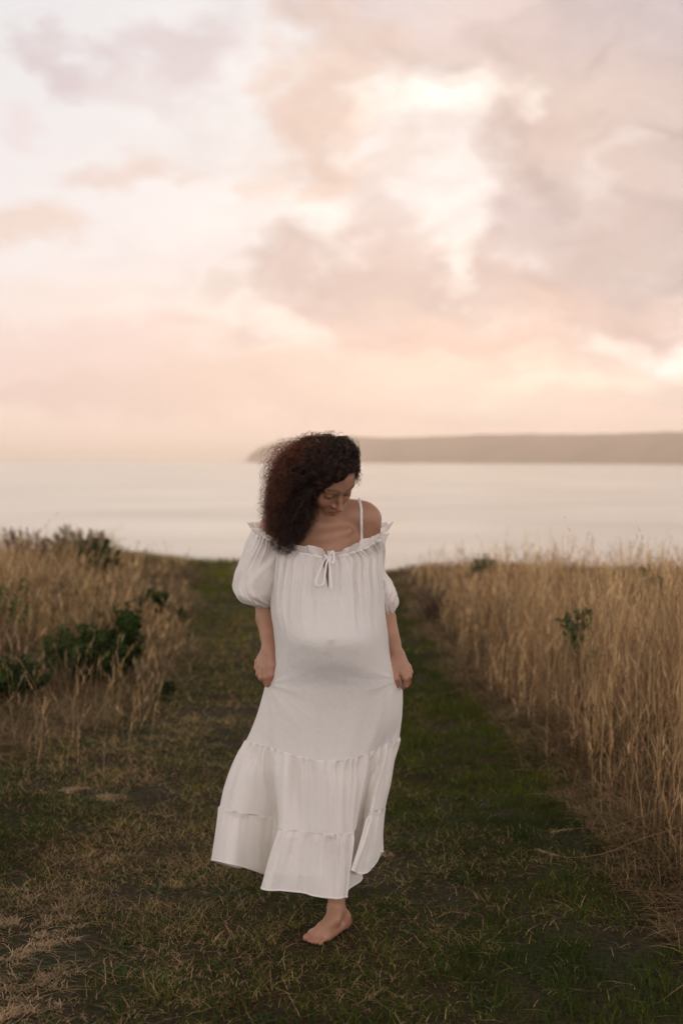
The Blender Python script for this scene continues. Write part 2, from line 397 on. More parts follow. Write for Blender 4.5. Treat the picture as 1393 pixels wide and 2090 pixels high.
# the headland: a long ridge running away to the left tip
n, mrow = 320, 40
t = np.linspace(0, 1, n)
px = np.interp(t, [0, 1], [1900, 500]); D = np.interp(t, [0, .3, 1], [7600, 8400, 11500])
topy = np.interp(px, [500, 512, 530, 560, 600, 660, 720, 800, 900, 1000, 1100, 1200, 1290, 1393, 1600, 1900],
                 [940, 925, 913, 902, 895, 893, 890, 892, 890, 886, 884, 884, 884, 880, 876, 872]) - .5 * noise1(t * 14, 14, 5) - .2 * noise1(t * 60, 60, 6)
base = P(px, np.full(n, 945.), D); base[:, 2] = SEA_Z - 4
top = P(px, topy, D + 420)
rows = []
for j in range(mrow):
    s = j / (mrow - 1)
    h = math.sin(min(1, s * 2) * math.pi / 2) ** .8 if s < .5 else math.cos((s - .5) * math.pi)
    p_ = base.copy(); p_[:, 1] = base[:, 1] + s * 1500 * (0.25 + .75 * np.clip((1 - t) * 8, 0, 1)); p_[:, 0] = base[:, 0] * (1 + s * .02)
    hh = (top[:, 2] - base[:, 2]) * h
    p_[:, 2] = base[:, 2] + hh * (1 + .02 * noise2(t * 60, np.full(n, s * 9)) * math.sin(s * math.pi))
    if j == mrow // 2: p_[:, 2] = top[:, 2]
    rows.append(p_)
hl = mesh_obj('headland', np.concatenate(rows), grid_faces(n, mrow), M_HILL)
tag(hl, kind='structure')

# ------------------------------------------------------------------ grass
def ribbons(base, h, w, ang, lean, segs=3, twist=None, droop=0.0, power=1.6, up=None):
    """upright tapering blades: base (n,3), height, width, lean direction and amount (fraction of height)"""
    n = len(base); s = np.linspace(0, 1, segs + 1)
    ang = np.asarray(ang); lx, ly = np.cos(ang), np.sin(ang)
    tw = ang + np.pi / 2 if twist is None else twist
    wx_, wy_ = np.cos(tw), np.sin(tw)
    V = np.empty((n, segs + 1, 2, 3), np.float32)
    for k, sk in enumerate(s):
        off = lean * h * sk ** power
        z = h * (sk - droop * sk ** 3) * np.sqrt(np.clip(1 - (lean * .5 * sk) ** 2, .2, 1))
        ww = w * (1 - sk ** 2 * .9) * .5
        for q, sg in enumerate((-1, 1)):
            V[:, k, q, 0] = base[:, 0] + lx * off + sg * wx_ * ww
            V[:, k, q, 1] = base[:, 1] + ly * off + sg * wy_ * ww
            V[:, k, q, 2] = base[:, 2] + z
    st = np.arange(n)[:, None, None] * (segs + 1) * 2 + np.arange(segs)[None, :, None] * 2
    Fc = np.concatenate([st, st + 1, st + 3, st + 2], -1).reshape(-1, 4)
    return V.reshape(-1, 3), Fc, (segs + 1) * 2

class Pile:
    def __init__(s): s.v = []; s.f = []; s.c = []; s.n = 0
    def add(s, v, f, per, col):
        s.v.append(v); s.f.append(f + s.n); s.n += len(v); s.c.append(np.repeat(col.astype(np.float32), per, axis=0))
    def build(s, name, mat, parent=None):
        return mesh_obj(name, np.concatenate(s.v), np.concatenate(s.f), mat, parent, np.concatenate(s.c), smooth=False)

def scatter(y0, y1, dens_fn, xlo, xhi, r):
    """random points with a density that depends on Y, between two x limits"""
    out = []
    yy = y0
    while yy < y1:
        dy = .25; a, b = xlo(yy), xhi(yy)
        k = r.poisson(max(0, (b - a) * dy * dens_fn(yy)))
        out.append(np.stack([r.uniform(a, b, k), r.uniform(yy, yy + dy, k)], -1)); yy += dy
    return np.concatenate(out)

def straw_share(x, y):
    """how dry the mown grass is"""
    px_, py_ = proj(np.stack([x, y, x * 0], -1))
    s = .27 + .34 * fbm2(x * 1.2 + 3, y * 1.2) + .22 * fbm2(x * 4, y * 4 + 5, 3)
    s = s + .5 * np.exp(-(((x + .75) / .55) ** 2 + ((y - 5.3) / .8) ** 2))
    s = s + .45 * np.exp(-(((x + 1.1) / .55) ** 2 + ((y - 7.4) / 1.0) ** 2))
    s = s + .28 * np.exp(-(((x + .8) / .5) ** 2 + ((y - 9.5) / 3.) ** 2))
    s = s - .24 * sstep(.0, .8, x) - .35 * np.exp(-(((x + 1.4) / .35) ** 2 + ((y - 5.7) / .6) ** 2))
    return np.clip(s, .03, .95)
def bare(x, y):
    b = fbm2(x * 1.8 + 11, y * 1.8 + 2) + .25 * fbm2(x * 7, y * 7, 2)
    b = b + .8 * np.exp(-(((x + .95) / .35) ** 2 + ((y - 4.25) / .45) ** 2)) + .5 * np.exp(-(((x + .8) / .3) ** 2 + ((y - 6.4) / .35) ** 2))
    return b

lawn = Pile()
half = lambda Y: .245 * Y + .8
r = np.random.default_rng(3)
def lawn_dens(Y): return 15000 if Y < 5.5 else (15000 * (5.5 / Y) ** 1.7)
pts = scatter(3.3, 22.6, lawn_dens, lambda Y: max(-half(Y), float(path_left(np.array(Y))) - .9), lambda Y: min(half(Y), float(path_right(np.array(Y))) + .35), r)
x, y = pts[:, 0], pts[:, 1]
keep = (r.random(len(x)) > sstep(.25, .75, bare(x, y)) * .93)
clump = fbm2(x * 11, y * 11, 2)
keep &= r.random(len(x)) < .55 + .6 * clump
x, y = x[keep], y[keep]; n = len(x)
sh = straw_share(x, y); is_straw = r.random(n) < sh * .9
far = np.clip(y / 5.5, 1, 4)
ht = r.gamma(5, .2, n) * np.where(is_straw, .022, .03) * (1 + .5 * clump[keep]) * (1 + .25 * (far - 1))
fa, fb = np.array([.016, 4.59]), np.array([-.10, 4.462]); fdv = fb - fa
ft = np.clip(((x - fa[0]) * fdv[0] + (y - fa[1]) * fdv[1]) / (fdv @ fdv), 0, 1)
foot = np.hypot(x - fa[0] - ft * fdv[0], y - fa[1] - ft * fdv[1]) < .042
ht = np.where(foot, ht * .3, ht); ht = np.where(np.hypot((x + .04) / .13, (y - 4.42) / .13) < 1, np.minimum(ht, .018), ht)
wd = r.uniform(.0018, .0034, n) * far ** .75
green = np.array([.030, .050, .010]); ygreen = np.array([.15, .155, .016]); straw = np.array([.43, .305, .145]); brown = np.array([.14, .078, .036])
k = r.random(n)[:, None]; gy = np.clip(.12 + .5 * fbm2(x * .7 + 1, y * .7 + 8) + .30 * sstep(6.5, 12, y) * (x < .1) + .32 * sstep(9, 14, y) + r.normal(0, .15, n), 0, 1)[:, None]  # far turf yellower and lighter: low sunlight put into the blade colour
cg = (green * (1 - gy) + ygreen * gy) * (.65 + .6 * k)
cs = straw * (1 - k * .75) + brown * k * .75
c = np.where(is_straw[:, None], cs, cg)
ang = r.uniform(0, 6.283, n); lean = np.where(is_straw, r.uniform(.5, 2.6, n), r.uniform(.15, 1.3, n))
v, f, per = ribbons(np.stack([x, y, gz(x, y) - .003], -1), ht, wd, ang, lean, 2, twist=r.uniform(0, 6.283, n))
lawn.add(v, f, per, c)
# longer loose straws lying on the turf
n = 5200
x = r.uniform(-2.2, 1.5, n); y = 3.5 + 6.5 * r.random(n) ** 1.4
kp = (x > path_left(y) - .8) & (x < path_right(y) + .3) & (r.random(n) < .25 + straw_share(x, y)) & (np.hypot((x + .04) / .2, (y - 4.44) / .26) > 1)
x, y = x[kp], y[kp]; n = len(x)
v, f, per = ribbons(np.stack([x, y, gz(x, y) + .004], -1), r.uniform(.012, .03, n), r.uniform(.0016, .0028, n), r.uniform(0, 6.283, n), r.uniform(1.5, 4.5, n), 3, power=1.1)
lawn.add(v, f, per, straw * r.uniform(.35, 1.15, n)[:, None] * np.array([1, .97, .9]))
n = 4500; x = r.uniform(-1.3, -.45, n); y = r.uniform(3.7, 5.1, n)
kp = fbm2(x * 9 + 2, y * 9, 3) + .5 * fbm2(x * 2, y * 2) > .12 + .5 * sstep(-.9, -.45, x); x, y = x[kp], y[kp]; n = len(x)
v, f, per = ribbons(np.stack([x, y, gz(x, y) + .001], -1), r.gamma(3, .004, n), r.uniform(.0016, .0034, n), r.uniform(0, 6.283, n), r.uniform(.4, 3.5, n), 3, power=1.2, droop=.3)
lawn.add(v, f, per, np.array([.40, .29, .17]) * r.uniform(.3, .9, n)[:, None])
# low broad weeds
n = 900
cx = r.uniform(-1.6, 1.3, 70); cyy = r.uniform(3.7, 8, 70); ii = r.integers(0, 70, n)
x = cx[ii] + r.normal(0, .03, n); y = cyy[ii] + r.normal(0, .03, n)
kp = np.hypot(x + .04, y - 4.45) > .3; x, y = x[kp], y[kp]; n = len(x)
v, f, per = ribbons(np.stack([x, y, gz(x, y)], -1), r.uniform(.015, .03, n), r.uniform(.007, .013, n), r.uniform(0, 6.283, n), r.uniform(1, 2.2, n), 3, power=1.0, droop=.3)
lawn.add(v, f, per, np.array([.05, .075, .028]) * r.uniform(.7, 1.4, n)[:, None])
lo = lawn.build('mown_grass', M_LAWN); tag(lo, 'short mown grass of the path, green with dry straw patches', 'grass', kind='stuff')

def cap(x, y, line):
    '''greatest blade height that still keeps the far grass as low as it stands on the falling ground'''
    return np.maximum(.06, CAMZ - line / F * y - gz(x, y))
def tall(pile, x, y, h, r, colset, heads=.6, windx=.12, wscale=1.0, leafy=1.0, ls=.13):
    n = len(x); base = np.stack([x, y, gz(x, y) - .01], -1)
    far = np.clip(y / 6, .8, 3) ** .6 * wscale
    ang = r.normal(.3, 1.6, n); lean = np.abs(r.normal(.10, ls, n)) + windx * .3
    k = r.integers(0, len(colset), n); col = np.array(colset)[k] * r.uniform(.7, 1.2, n)[:, None]
    tw = r.uniform(0, 3.14, n)
    v, f, per = ribbons(base, h, .0023 * far, ang, lean, 5, twist=tw, power=2.0)
    pile.add(v, f, per, col)
    # bent leaves from lower on the stalk
    for q in range(int(3 * leafy)):
        s0 = r.uniform(.05, .6, n); b = base.copy(); b[:, 2] += h * s0
        b[:, 0] += np.cos(ang) * lean * h * s0 ** 2; b[:, 1] += np.sin(ang) * lean * h * s0 ** 2
        v, f, per = ribbons(b, h * r.uniform(.14, .34, n), r.uniform(.003, .0055, n) * far, r.uniform(0, 6.28, n), r.uniform(.3, 1.5, n), 3, power=1.5, droop=.35)
        pile.add(v, f, per, col * r.uniform(.75, 1.15, n)[:, None])
    # seed heads
    hm = r.random(n) < heads; hb = base[hm]; hh = h[hm]; ha = ang[hm]; hl_ = lean[hm]; nh = len(hb)
    for q in range(7):
        s0 = .80 + .03 * q; b = hb.copy(); b[:, 2] += hh * s0 * .985
        b[:, 0] += np.cos(ha) * hl_ * hh * s0 ** 2; b[:, 1] += np.sin(ha) * hl_ * hh * s0 ** 2
        v, f, per = ribbons(b, r.uniform(.02, .045, nh), r.uniform(.0025, .0045, nh) * far[hm], ha + r.normal(0, 1.2, nh), r.uniform(.1, .8, nh), 2, twist=r.uniform(0, 3.1, nh), power=1.2)
        pile.add(v, f, per, col[hm] * r.uniform(.9, 1.25, nh)[:, None])

TAN = [(.52, .355, .17), (.44, .28, .13), (.60, .43, .225), (.31, .19, .095), (.20, .115, .06)]
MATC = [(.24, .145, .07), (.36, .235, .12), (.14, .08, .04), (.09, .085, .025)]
# right hand stand
right = Pile(); r = np.random.default_rng(12)
dens = lambda Y: 520 if Y < 8 else 520 * (8 / Y) ** 1.1
pts = scatter(4.3, 21.3, dens, lambda Y: float(path_right(np.array(Y))) + .02, lambda Y: max(half(Y) + 1.6, float(path_right(np.array(Y))) + 2.2), r)
x, y = pts[:, 0], pts[:, 1]; d = x - path_right(y)
cl = fbm2(x * 3, y * 3 + 9, 3)
kp = r.random(len(x)) < np.clip(.30 + 1.2 * cl + .3 * sstep(0, .3, d), .05, 1) * (.25 + .75 * sstep(4.6, 5.6, y + d * .8))
x, y, d, cl = x[kp], y[kp], d[kp], cl[kp]
h = (.28 + .66 * sstep(.0, .5, d + .12 * cl)) * r.uniform(.55, 1.14, len(x)) * (1 + .14 * noise2(x * 1.3, y * 1.3)) * (.55 + .45 * sstep(4.5, 6.2, y + d * .6))
h = np.minimum(h, cap(x, y, 226 + 42 * noise2(x * 1.1, y * .7)) * r.uniform(.75, 1.1, len(x)))
tall(right, x, y, h, r, TAN, heads=.55)
# sparse taller wisps
kp = (r.random(len(x)) < .12) & (d > .25); n = kp.sum()
tall(right, x[kp] + r.normal(0, .02, n), y[kp], h[kp] * 1.1 + r.uniform(.04, .24, n), r, TAN[:3], heads=1, leafy=0)
# collapsed matted blades at the foot of the stand
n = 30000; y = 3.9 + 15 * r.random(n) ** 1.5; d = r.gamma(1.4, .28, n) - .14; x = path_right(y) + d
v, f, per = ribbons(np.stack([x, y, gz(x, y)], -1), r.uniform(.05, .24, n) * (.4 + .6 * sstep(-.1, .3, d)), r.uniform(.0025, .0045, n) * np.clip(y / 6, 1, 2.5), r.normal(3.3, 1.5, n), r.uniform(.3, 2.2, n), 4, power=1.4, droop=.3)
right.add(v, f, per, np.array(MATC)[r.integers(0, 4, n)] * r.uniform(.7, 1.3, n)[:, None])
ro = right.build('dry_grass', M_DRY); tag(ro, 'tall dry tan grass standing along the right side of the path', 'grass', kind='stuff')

# left hand stand
left = Pile(); r = np.random.default_rng(21)
dens = lambda Y: 430 if Y < 9 else 430 * (9 / Y) ** 1.0
pts = scatter(6.6, 21.3, dens, lambda Y: -half(Y) - 2.4, lambda Y: float(path_left(np.array(Y))), r)
x, y = pts[:, 0], pts[:, 1]; d = path_left(y) - x
px_, py_ = proj(np.stack([x, y, x * 0], -1))
cl = fbm2(x * 2 + 4, y * 2 + 1, 3)
# open, trodden ground between the near left corner and the shrubs
open_ = np.exp(-(((px_ - 230) / 130) ** 2 + ((y - 7.6) / .9) ** 2))
kp = r.random(len(x)) < np.clip(.42 + .9 * cl, .06, 1) * (1 - .85 * np.clip(open_, 0, 1)) * (.03 + .97 * sstep(9.4, 11.0, y + .9 * sstep(120, 20, px_)))
x, y, d, cl, px_ = x[kp], y[kp], d[kp], cl[kp], px_[kp]
h = (.22 + .42 * sstep(.0, .9, d)) * (.8 + .5 * sstep(150, -60, px_)) * r.uniform(.7, 1.15, len(x)) * (1 + .2 * cl) * (.5 + .5 * sstep(8.5, 10.5, y + sstep(120, 20, px_)))
h = np.minimum(h, cap(x, y, 176 + 34 * sstep(230, 330, px_) + 26 * noise2(x * 1.1, y * .7)) * r.uniform(.7, 1.1, len(x)))
tall(left, x, y, h, r, TAN + [(.16, .13, .05)], heads=.5, windx=.35, ls=.24)
kp = (r.random(len(x)) < .09) & (y > 9); n = kp.sum()
tall(left, x[kp] + r.normal(0, .02, n), y[kp], h[kp] * 1.1 + r.uniform(.04, .2, n), r, TAN[:3], heads=1, leafy=0, windx=.4, ls=.2)
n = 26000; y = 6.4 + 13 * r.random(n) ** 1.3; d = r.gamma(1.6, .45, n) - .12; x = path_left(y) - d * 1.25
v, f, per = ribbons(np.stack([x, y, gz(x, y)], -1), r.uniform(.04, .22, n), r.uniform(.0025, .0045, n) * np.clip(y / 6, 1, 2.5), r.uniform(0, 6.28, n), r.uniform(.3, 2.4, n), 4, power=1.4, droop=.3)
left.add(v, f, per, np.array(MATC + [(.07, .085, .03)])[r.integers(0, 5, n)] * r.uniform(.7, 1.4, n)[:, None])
# sprawling straw mats between the near corner and the shrubs
n = 11000; y = r.uniform(6.9, 10.0, n); x = path_left(y) - r.gamma(1.7, .5, n) + .1
kp = fbm2(x * 2.5 + 9, y * 2.5, 3) > -.15; x, y = x[kp], y[kp]; n = len(x)
wd_ = 2.5 * noise2(x * 1.5, y * 1.5)
v, f, per = ribbons(np.stack([x, y, gz(x, y)], -1), r.uniform(.05, .17, n), r.uniform(.0018, .0032, n), wd_ + r.normal(0, .8, n), r.uniform(.8, 3.0, n), 5, power=1.3, droop=.5)
left.add(v, f, per, np.array([(.38, .27, .14), (.28, .18, .09), (.46, .34, .19), (.17, .10, .05)])[r.integers(0, 4, n)] * r.uniform(.7, 1.2, n)[:, None])
# thin long stalks in the near left
n = 120; px_ = r.uniform(-60, 330, n); y = r.uniform(6.9, 9.0, n); x = (px_ - 696.5) / F * y
tall(left, x, y, r.uniform(.2, .5, n), r, TAN[:3], heads=.7, windx=.3, wscale=.6, leafy=.4, ls=.3)
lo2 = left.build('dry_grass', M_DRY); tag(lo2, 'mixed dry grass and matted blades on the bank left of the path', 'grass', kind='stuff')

# turf and low growth over the lip of the cliff
lip = Pile(); n = 16000; x = r.uniform(-6.5, 6.5, n); y = r.uniform(18.2, 22.5, n)
v, f, per = ribbons(np.stack([x, y, gz(x, y)], -1), r.uniform(.02, .07, n) * (1 + .9 * fbm2(x * 1.5, y)), r.uniform(.006, .012, n), r.uniform(0, 6.28, n), r.uniform(.1, .9, n), 3)
lip.add(v, f, per, np.where((fbm2(x * 1.1, y * 1.1 + 4) > 0)[:, None], np.array([.17, .15, .05]), np.array([.36, .26, .13])) * r.uniform(.6, 1.3, n)[:, None])
tag(lip.build('low_grass', M_DRY), 'low rough grass growing over the lip of the cliff', 'grass', kind='stuff')

# ------------------------------------------------------------------ tubes along paths
def tubes(paths, radii, sides=3, taper=True):
    """paths (n,k,3), radii (n,) -> verts, faces, verts per path"""
    n, k, _ = paths.shape
    T = np.gradient(paths, axis=1); T /= np.linalg.norm(T, axis=2, keepdims=True) + 1e-9
    ref = np.array([.31, .83, .46]); A = np.cross(T, ref); A /= np.linalg.norm(A, axis=2, keepdims=True) + 1e-9
    B = np.cross(T, A); s = np.linspace(0, 1, k)
    prof = (1 - .75 * s ** 2) if taper is True else np.broadcast_to(taper, (k,))
    rr = np.asarray(radii)[:, None] * prof[None, :]
    th = np.arange(sides) * 2 * np.pi / sides
    V = paths[:, :, None, :] + rr[:, :, None, None] * (np.cos(th)[None, None, :, None] * A[:, :, None, :] + np.sin(th)[None, None, :, None] * B[:, :, None, :])
    st = np.arange(n)[:, None, None] * k * sides + np.arange(k - 1)[None, :, None] * sides
    i = np.arange(sides)[None, None, :]; j = (i + 1) % sides
    Fc = np.stack([st + i, st + j, st + sides + j, st + sides + i], -1).reshape(-1, 4)
    return V.reshape(-1, 3).astype(np.float32), Fc, k * sides

# ------------------------------------------------------------------ shrubs
def shrub(px, Y, width, height, nstem, leafn, label, cat='shrub', leafc=((.020, .038, .008), (.045, .075, .012), (.013, .022, .006)), leaf=.032, bare_part=.35, seed=0, upright=.5, group='dark shrubs on the left bank', stemc=(.13, .08, .05)):
    r = np.random.default_rng(seed + 400); c = P(px, 1200, Y); x0, y0 = c[0], Y; z0 = float(gz(x0, y0))
    root = bpy.data.objects.new('shrub', None); COL.objects.link(root); root.location = (x0, y0, z0)
    tag(root, label, cat, group)
    k = 10; s = np.linspace(0, 1, k)
    a = r.uniform(0, 6.283, nstem); rr = np.sqrt(r.random(nstem)) * width / 2
    tipx, tipy = np.cos(a) * rr, np.sin(a) * rr
    hh = height * r.uniform(.62, 1.0, nstem) * np.sqrt(np.clip(1 - (rr / (width / 2 + 1e-6)) ** 2 * (.75 - upright * .5), .15, 1))
    paths = np.zeros((nstem, k, 3))
    paths[:, :, 0] = tipx[:, None] * (s * (1.2 - .2 * s)) + r.normal(0, .006, (nstem, k)); paths[:, :, 1] = tipy[:, None] * (s * (1.2 - .2 * s)) + r.normal(0, .006, (nstem, k))
    paths[:, :, 2] = hh[:, None] * s - .01
    v, f, per = tubes(paths, np.full(nstem, .005), 4)
    mesh_obj('stems', v, f, M_WOOD, root, np.tile(np.array(stemc, np.float32), (len(v), 1)))
    n = leafn; si = r.integers(0, nstem, n); t = bare_part + (1 - bare_part) * r.random(n) ** .7
    ki = np.clip((t * (k - 1)).astype(int), 0, k - 2); fr = t * (k - 1) - ki
    b = paths[si, ki] * (1 - fr[:, None]) + paths[si, ki + 1] * fr[:, None]
    b = b + r.normal(0, leaf * .25, (n, 3))
    # leaves: small folded ellipses pointing up and out
    an = r.uniform(0, 6.283, n); elv = r.uniform(.1, 1.3, n)
    d = np.stack([np.cos(an) * np.cos(elv), np.sin(an) * np.cos(elv), np.sin(elv)], -1)
    side = np.cross(d, r.normal(0, 1, (n, 3))); side /= np.linalg.norm(side, axis=1, keepdims=True)
    nrm = np.cross(d, side); L_ = leaf * r.uniform(.6, 1.25, n)[:, None]; w_ = L_ * .2
    V = np.stack([b, b + d * L_ * .4 + side * w_ + nrm * w_ * .5, b + d * L_ * .85 + side * w_ * .7 + nrm * w_ * .3, b + d * L_, b + d * L_ * .85 - side * w_ * .7 + nrm * w_ * .3, b + d * L_ * .4 - side * w_ + nrm * w_ * .5, b + d * L_ * .5], 1)
    st = np.arange(n)[:, None] * 7
    Fq = np.concatenate([st + np.array([[0, 1, 6, 5]]), st + np.array([[1, 2, 3, 6]]), st + np.array([[6, 3, 4, 5]])]).astype(int)
    col = np.array(leafc)[r.integers(0, len(leafc), n)] * r.uniform(.7, 1.35, n)[:, None]
    mesh_obj('foliage', V.reshape(-1, 3), Fq, M_LEAF, root, np.repeat(col, 7, 0), smooth=False)
    return root

DEAD = ((.18, .12, .07), (.12, .08, .045), (.24, .17, .09))
shrub(185, 9.3, .62, .42, 95, 9000, 'widest dark green rounded shrub, low on the left bank', seed=1, bare_part=.15, upright=.1)
shrub(262, 9.5, .22, .57, 22, 2600, 'narrow upright green shrub rising right behind the rounded one', seed=2, upright=.9, bare_part=.3)
shrub(312, 13.3, .36, .32, 30, 2600, 'small bushy shrub nearest to the mown path, with reddish stems below', seed=3, upright=.7, bare_part=.35, stemc=(.2, .09, .05))
shrub(200, 14.6, .52, .58, 34, 2600, 'upright shrub with green tips and bare brown stems, seen against the sea edge', seed=4, upright=.8, bare_part=.6)
shrub(228, 11.2, .22, .34, 12, 700, 'low thin green sprigs in dry grass between the larger shrubs', seed=5, upright=.8, bare_part=.4)
shrub(55, 15.2, .55, .70, 30, 1500, 'brown dried shrub with dark seed heads at the far left', leafc=DEAD, seed=6, upright=.9, bare_part=.55, group='brown withered shrubs')
shrub(165, 17.0, .95, .58, 70, 5200, 'wide brownish green shrub farthest back on the left', leafc=DEAD + ((.11, .11, .04),), seed=7, upright=.4, bare_part=.4, group='brown withered shrubs')
shrub(125, 8.9, .26, .46, 14, 900, 'thin leafy sprig left of the widest green shrub', leafc=((.08, .1, .03), (.05, .07, .02)), seed=8, upright=.9, bare_part=.5)
shrub(-20, 9.6, .6, .66, 34, 1600, 'tall leafy stems standing in dry grass at the left edge', leafc=((.09, .11, .03), (.06, .08, .02)), seed=9, upright=.9, bare_part=.6)
shrub(372, 13.0, .10, .16, 8, 300, 'tiny dark plant at the left edge of the path', seed=10)
shrub(335, 8.95, .16, .14, 10, 420, 'tiny dark green plant beside trodden straw', seed=11)
shrub(12, 8.4, .5, .30, 50, 3600, 'low dark shrub under the dry grass at the left edge', seed=12, bare_part=.1)
shrub(90, 12.2, .7, .42, 60, 3400, 'brown twiggy shrub behind the leafy sprig on the left', leafc=DEAD, seed=13, upright=.5, bare_part=.2, group='brown withered shrubs')
G2 = 'green plants in the right hand grass'
shrub(1188, 8.0, .24, .70, 9, 330, 'green leafy plant poking through the tall dry grass', leafc=((.10, .12, .04), (.07, .085, .03)), leaf=.042, seed=14, upright=.9, bare_part=.80, group=G2)
shrub(1318, 11.0, .30, .62, 12, 500, 'dark leafy tip showing above the grass near the right edge', seed=15, upright=.9, bare_part=.75, leaf=.04, group=G2)
shrub(985, 15.5, .35, .44, 10, 420, 'thin green sprig above the distant dry grass', leafc=((.09, .1, .04),), seed=16, upright=.9, bare_part=.65, leaf=.045, group=G2)
shrub(1262, 13.5, .4, .48, 10, 420, 'slender brownish green plant above the grass, left of the dark leafy tip', leafc=((.10, .1, .04), (.12, .09, .05)), seed=17, upright=.9, bare_part=.65, leaf=.045, group=G2)
shrub(876, 13.0, .36, .44, 60, 1100, 'dark brown withered shrub where the right hand grass meets the path', leafc=DEAD, seed=18, upright=.6, bare_part=.15, group='brown withered shrubs')

# ------------------------------------------------------------------ straw tufts near left, arching stalks near right
def tuft(px, py, size, n, label, seed):
    r = np.random.default_rng(seed + 900)
    Y = CAMZ * F / (py - HOR); c = P(px, py, Y); x0 = c[0]
    ang = r.uniform(0, 6.28); kc = 8; cx = r.normal(0, size * .8, kc); cyy = r.normal(0, size * 1.1, kc); ii = r.integers(0, kc, n)
    x = cx[ii] + r.normal(0, size * .28, n); y = cyy[ii] + r.normal(0, size * .28, n); wind = r.normal(ang, .9, n); a = np.where(r.random(n) < .55, wind, r.uniform(0, 6.28, n))
    b = np.stack([x, y, gz(x + x0, y + Y) - float(gz(x0, Y)) - .002], -1); rr = np.hypot(x, y)
    pl = Pile()
    v, f, per = ribbons(b, r.gamma(3, .0058, n), r.uniform(.0018, .0038, n), a, r.uniform(.2, 2.8, n), 3, power=1.3, droop=.35, twist=r.uniform(0, 6.28, n))
    pl.add(v, f, per, np.array([.52, .39, .235]) * r.uniform(.5, 1.15, n)[:, None] * np.array([1, .96, .9]))
    o = pl.build('straw_tuft', M_DRY); o.location = (x0, Y, float(gz(x0, Y)))
    tag(o, label, 'grass tuft', 'dry straw tufts on bare soil')
tuft(110, 1915, .055, 420, 'largest pale straw tuft on bare soil at the lower left', 1)
tuft(88, 1945, .042, 260, 'pale tuft directly below and left of the largest tuft', 12)
tuft(128, 1880, .040, 260, 'pale tuft touching the top of the largest tuft', 13)
tuft(12, 1892, .042, 300, 'straw tuft cut by the left edge, level with the top of the largest one', 2)
tuft(150, 1852, .028, 150, 'small straw tuft right above the largest tuft', 3)
tuft(55, 1848, .026, 130, 'tiny straw tuft on soil at the upper left of the largest tuft', 4)
tuft(30, 1965, .042, 260, 'straw tuft at the left edge below the largest one', 5)
tuft(118, 2010, .045, 300, 'straw tuft on dark soil near the lower left corner', 6)
tuft(78, 2030, .035, 200, 'tuft left of the one near the lower left corner', 14)
tuft(14, 2020, .035, 200, 'small straw tuft at the left edge beside dark soil', 7)
tuft(20, 2080, .06, 380, 'wide blurred tuft in the very corner at the lower left', 15)
tuft(222, 1642, .035, 190, 'pale tuft at the edge of the left hand grass', 8)
tuft(160, 1622, .040, 240, 'pale spiky tuft where tall stalks meet the mown turf', 9)
tuft(785, 1750, .025, 60, 'small dry tuft just right of the raised dress hem', 10)
tuft(995, 1945, .032, 70, 'sparse dry tuft in the dark grass at the lower right', 11)

def stalk(pts, rad_, label, seed, head=True):
    """one long bent grass stem through photo pixels (px, py, Y, z or None)"""
    r = np.random.default_rng(seed)
    q = np.array([P(a, b, c) for a, b, c in pts]); k = 40
    t = np.linspace(0, len(q) - 1, k); i = np.clip(t.astype(int), 0, len(q) - 2); f = (t - i)[:, None]
    p0 = q[np.clip(i - 1, 0, None)]; p1 = q[i]; p2 = q[i + 1]; p3 = q[np.clip(i + 2, None, len(q) - 1)]
    path = .5 * ((2 * p1) + (-p0 + p2) * f + (2 * p0 - 5 * p1 + 4 * p2 - p3) * f ** 2 + (-p0 + 3 * p1 - 3 * p2 + p3) * f ** 3)
    path[:, 2] = np.maximum(path[:, 2], gz(path[:, 0], path[:, 1]) + .004)
    o0 = path[0].copy(); path = path - o0
    v, fc, per = tubes(path[None], [rad_ * .7], 5)
    c = np.tile(np.array([.27, .18, .09], np.float32), (len(v), 1))
    V, Fs, C_ = [v], [fc], [c]
    if head:
        n = 26; ii = r.integers(int(k * .82), k, n); b = path[ii]; d = np.gradient(path, axis=0)[ii]; d /= np.linalg.norm(d, axis=1, keepdims=True)
        d = d + r.normal(0, .35, (n, 3)); e = b + d * .022
        pp = np.stack([b, (b + e) / 2 + .002, e], 1); v2, f2, per2 = tubes(pp, np.full(n, .0010), 3)
        V.append(v2); Fs.append(f2 + len(v)); C_.append(np.tile(np.array([.30, .21, .11], np.float32), (len(v2), 1)))
    o = mesh_obj('grass_stalk', np.concatenate(V), np.concatenate(Fs), M_DRY, None, np.concatenate(C_)); o.location = o0
    tag(o, label, 'grass stalk', 'long loose grass stalks')
stalk([(1365, 1640, 5.2), (1310, 1665, 5.15), (1240, 1690, 5.1), (1185, 1690, 5.05), (1130, 1698, 5.0)], .0016, 'upper arching dry stalk bent out over the dark grass', 1)
stalk([(1380, 1690, 5.1), (1300, 1715, 5.0), (1230, 1742, 4.95), (1160, 1750, 4.9), (1105, 1738, 4.9)], .0017, 'longest arching stalk below the upper one, at the right of the path', 2)
stalk([(1400, 2005, 4.0), (1365, 2030, 3.98), (1330, 2060, 3.95), (1300, 2095, 3.9)], .0018, 'loose stalk lying in the lower right corner', 3, False)
stalk([(-10, 1812, 4.75), (60, 1818, 4.7), (125, 1834, 4.66)], .0013, 'thin yellow stalk lying flat on the turf at the left edge', 4, False)
stalk([(30, 1520, 7.0), (22, 1430, 7.0), (10, 1340, 7.0), (-5, 1290, 7.0)], .0018, 'tall stalk with seed head leaning left at the left edge', 5)
stalk([(88, 1500, 7.1), (84, 1440, 7.05), (72, 1400, 7.0), (55, 1370, 7.0), (36, 1345, 7.0)], .0017, 'tall stalk bent left in front of the low dark shrub', 6)
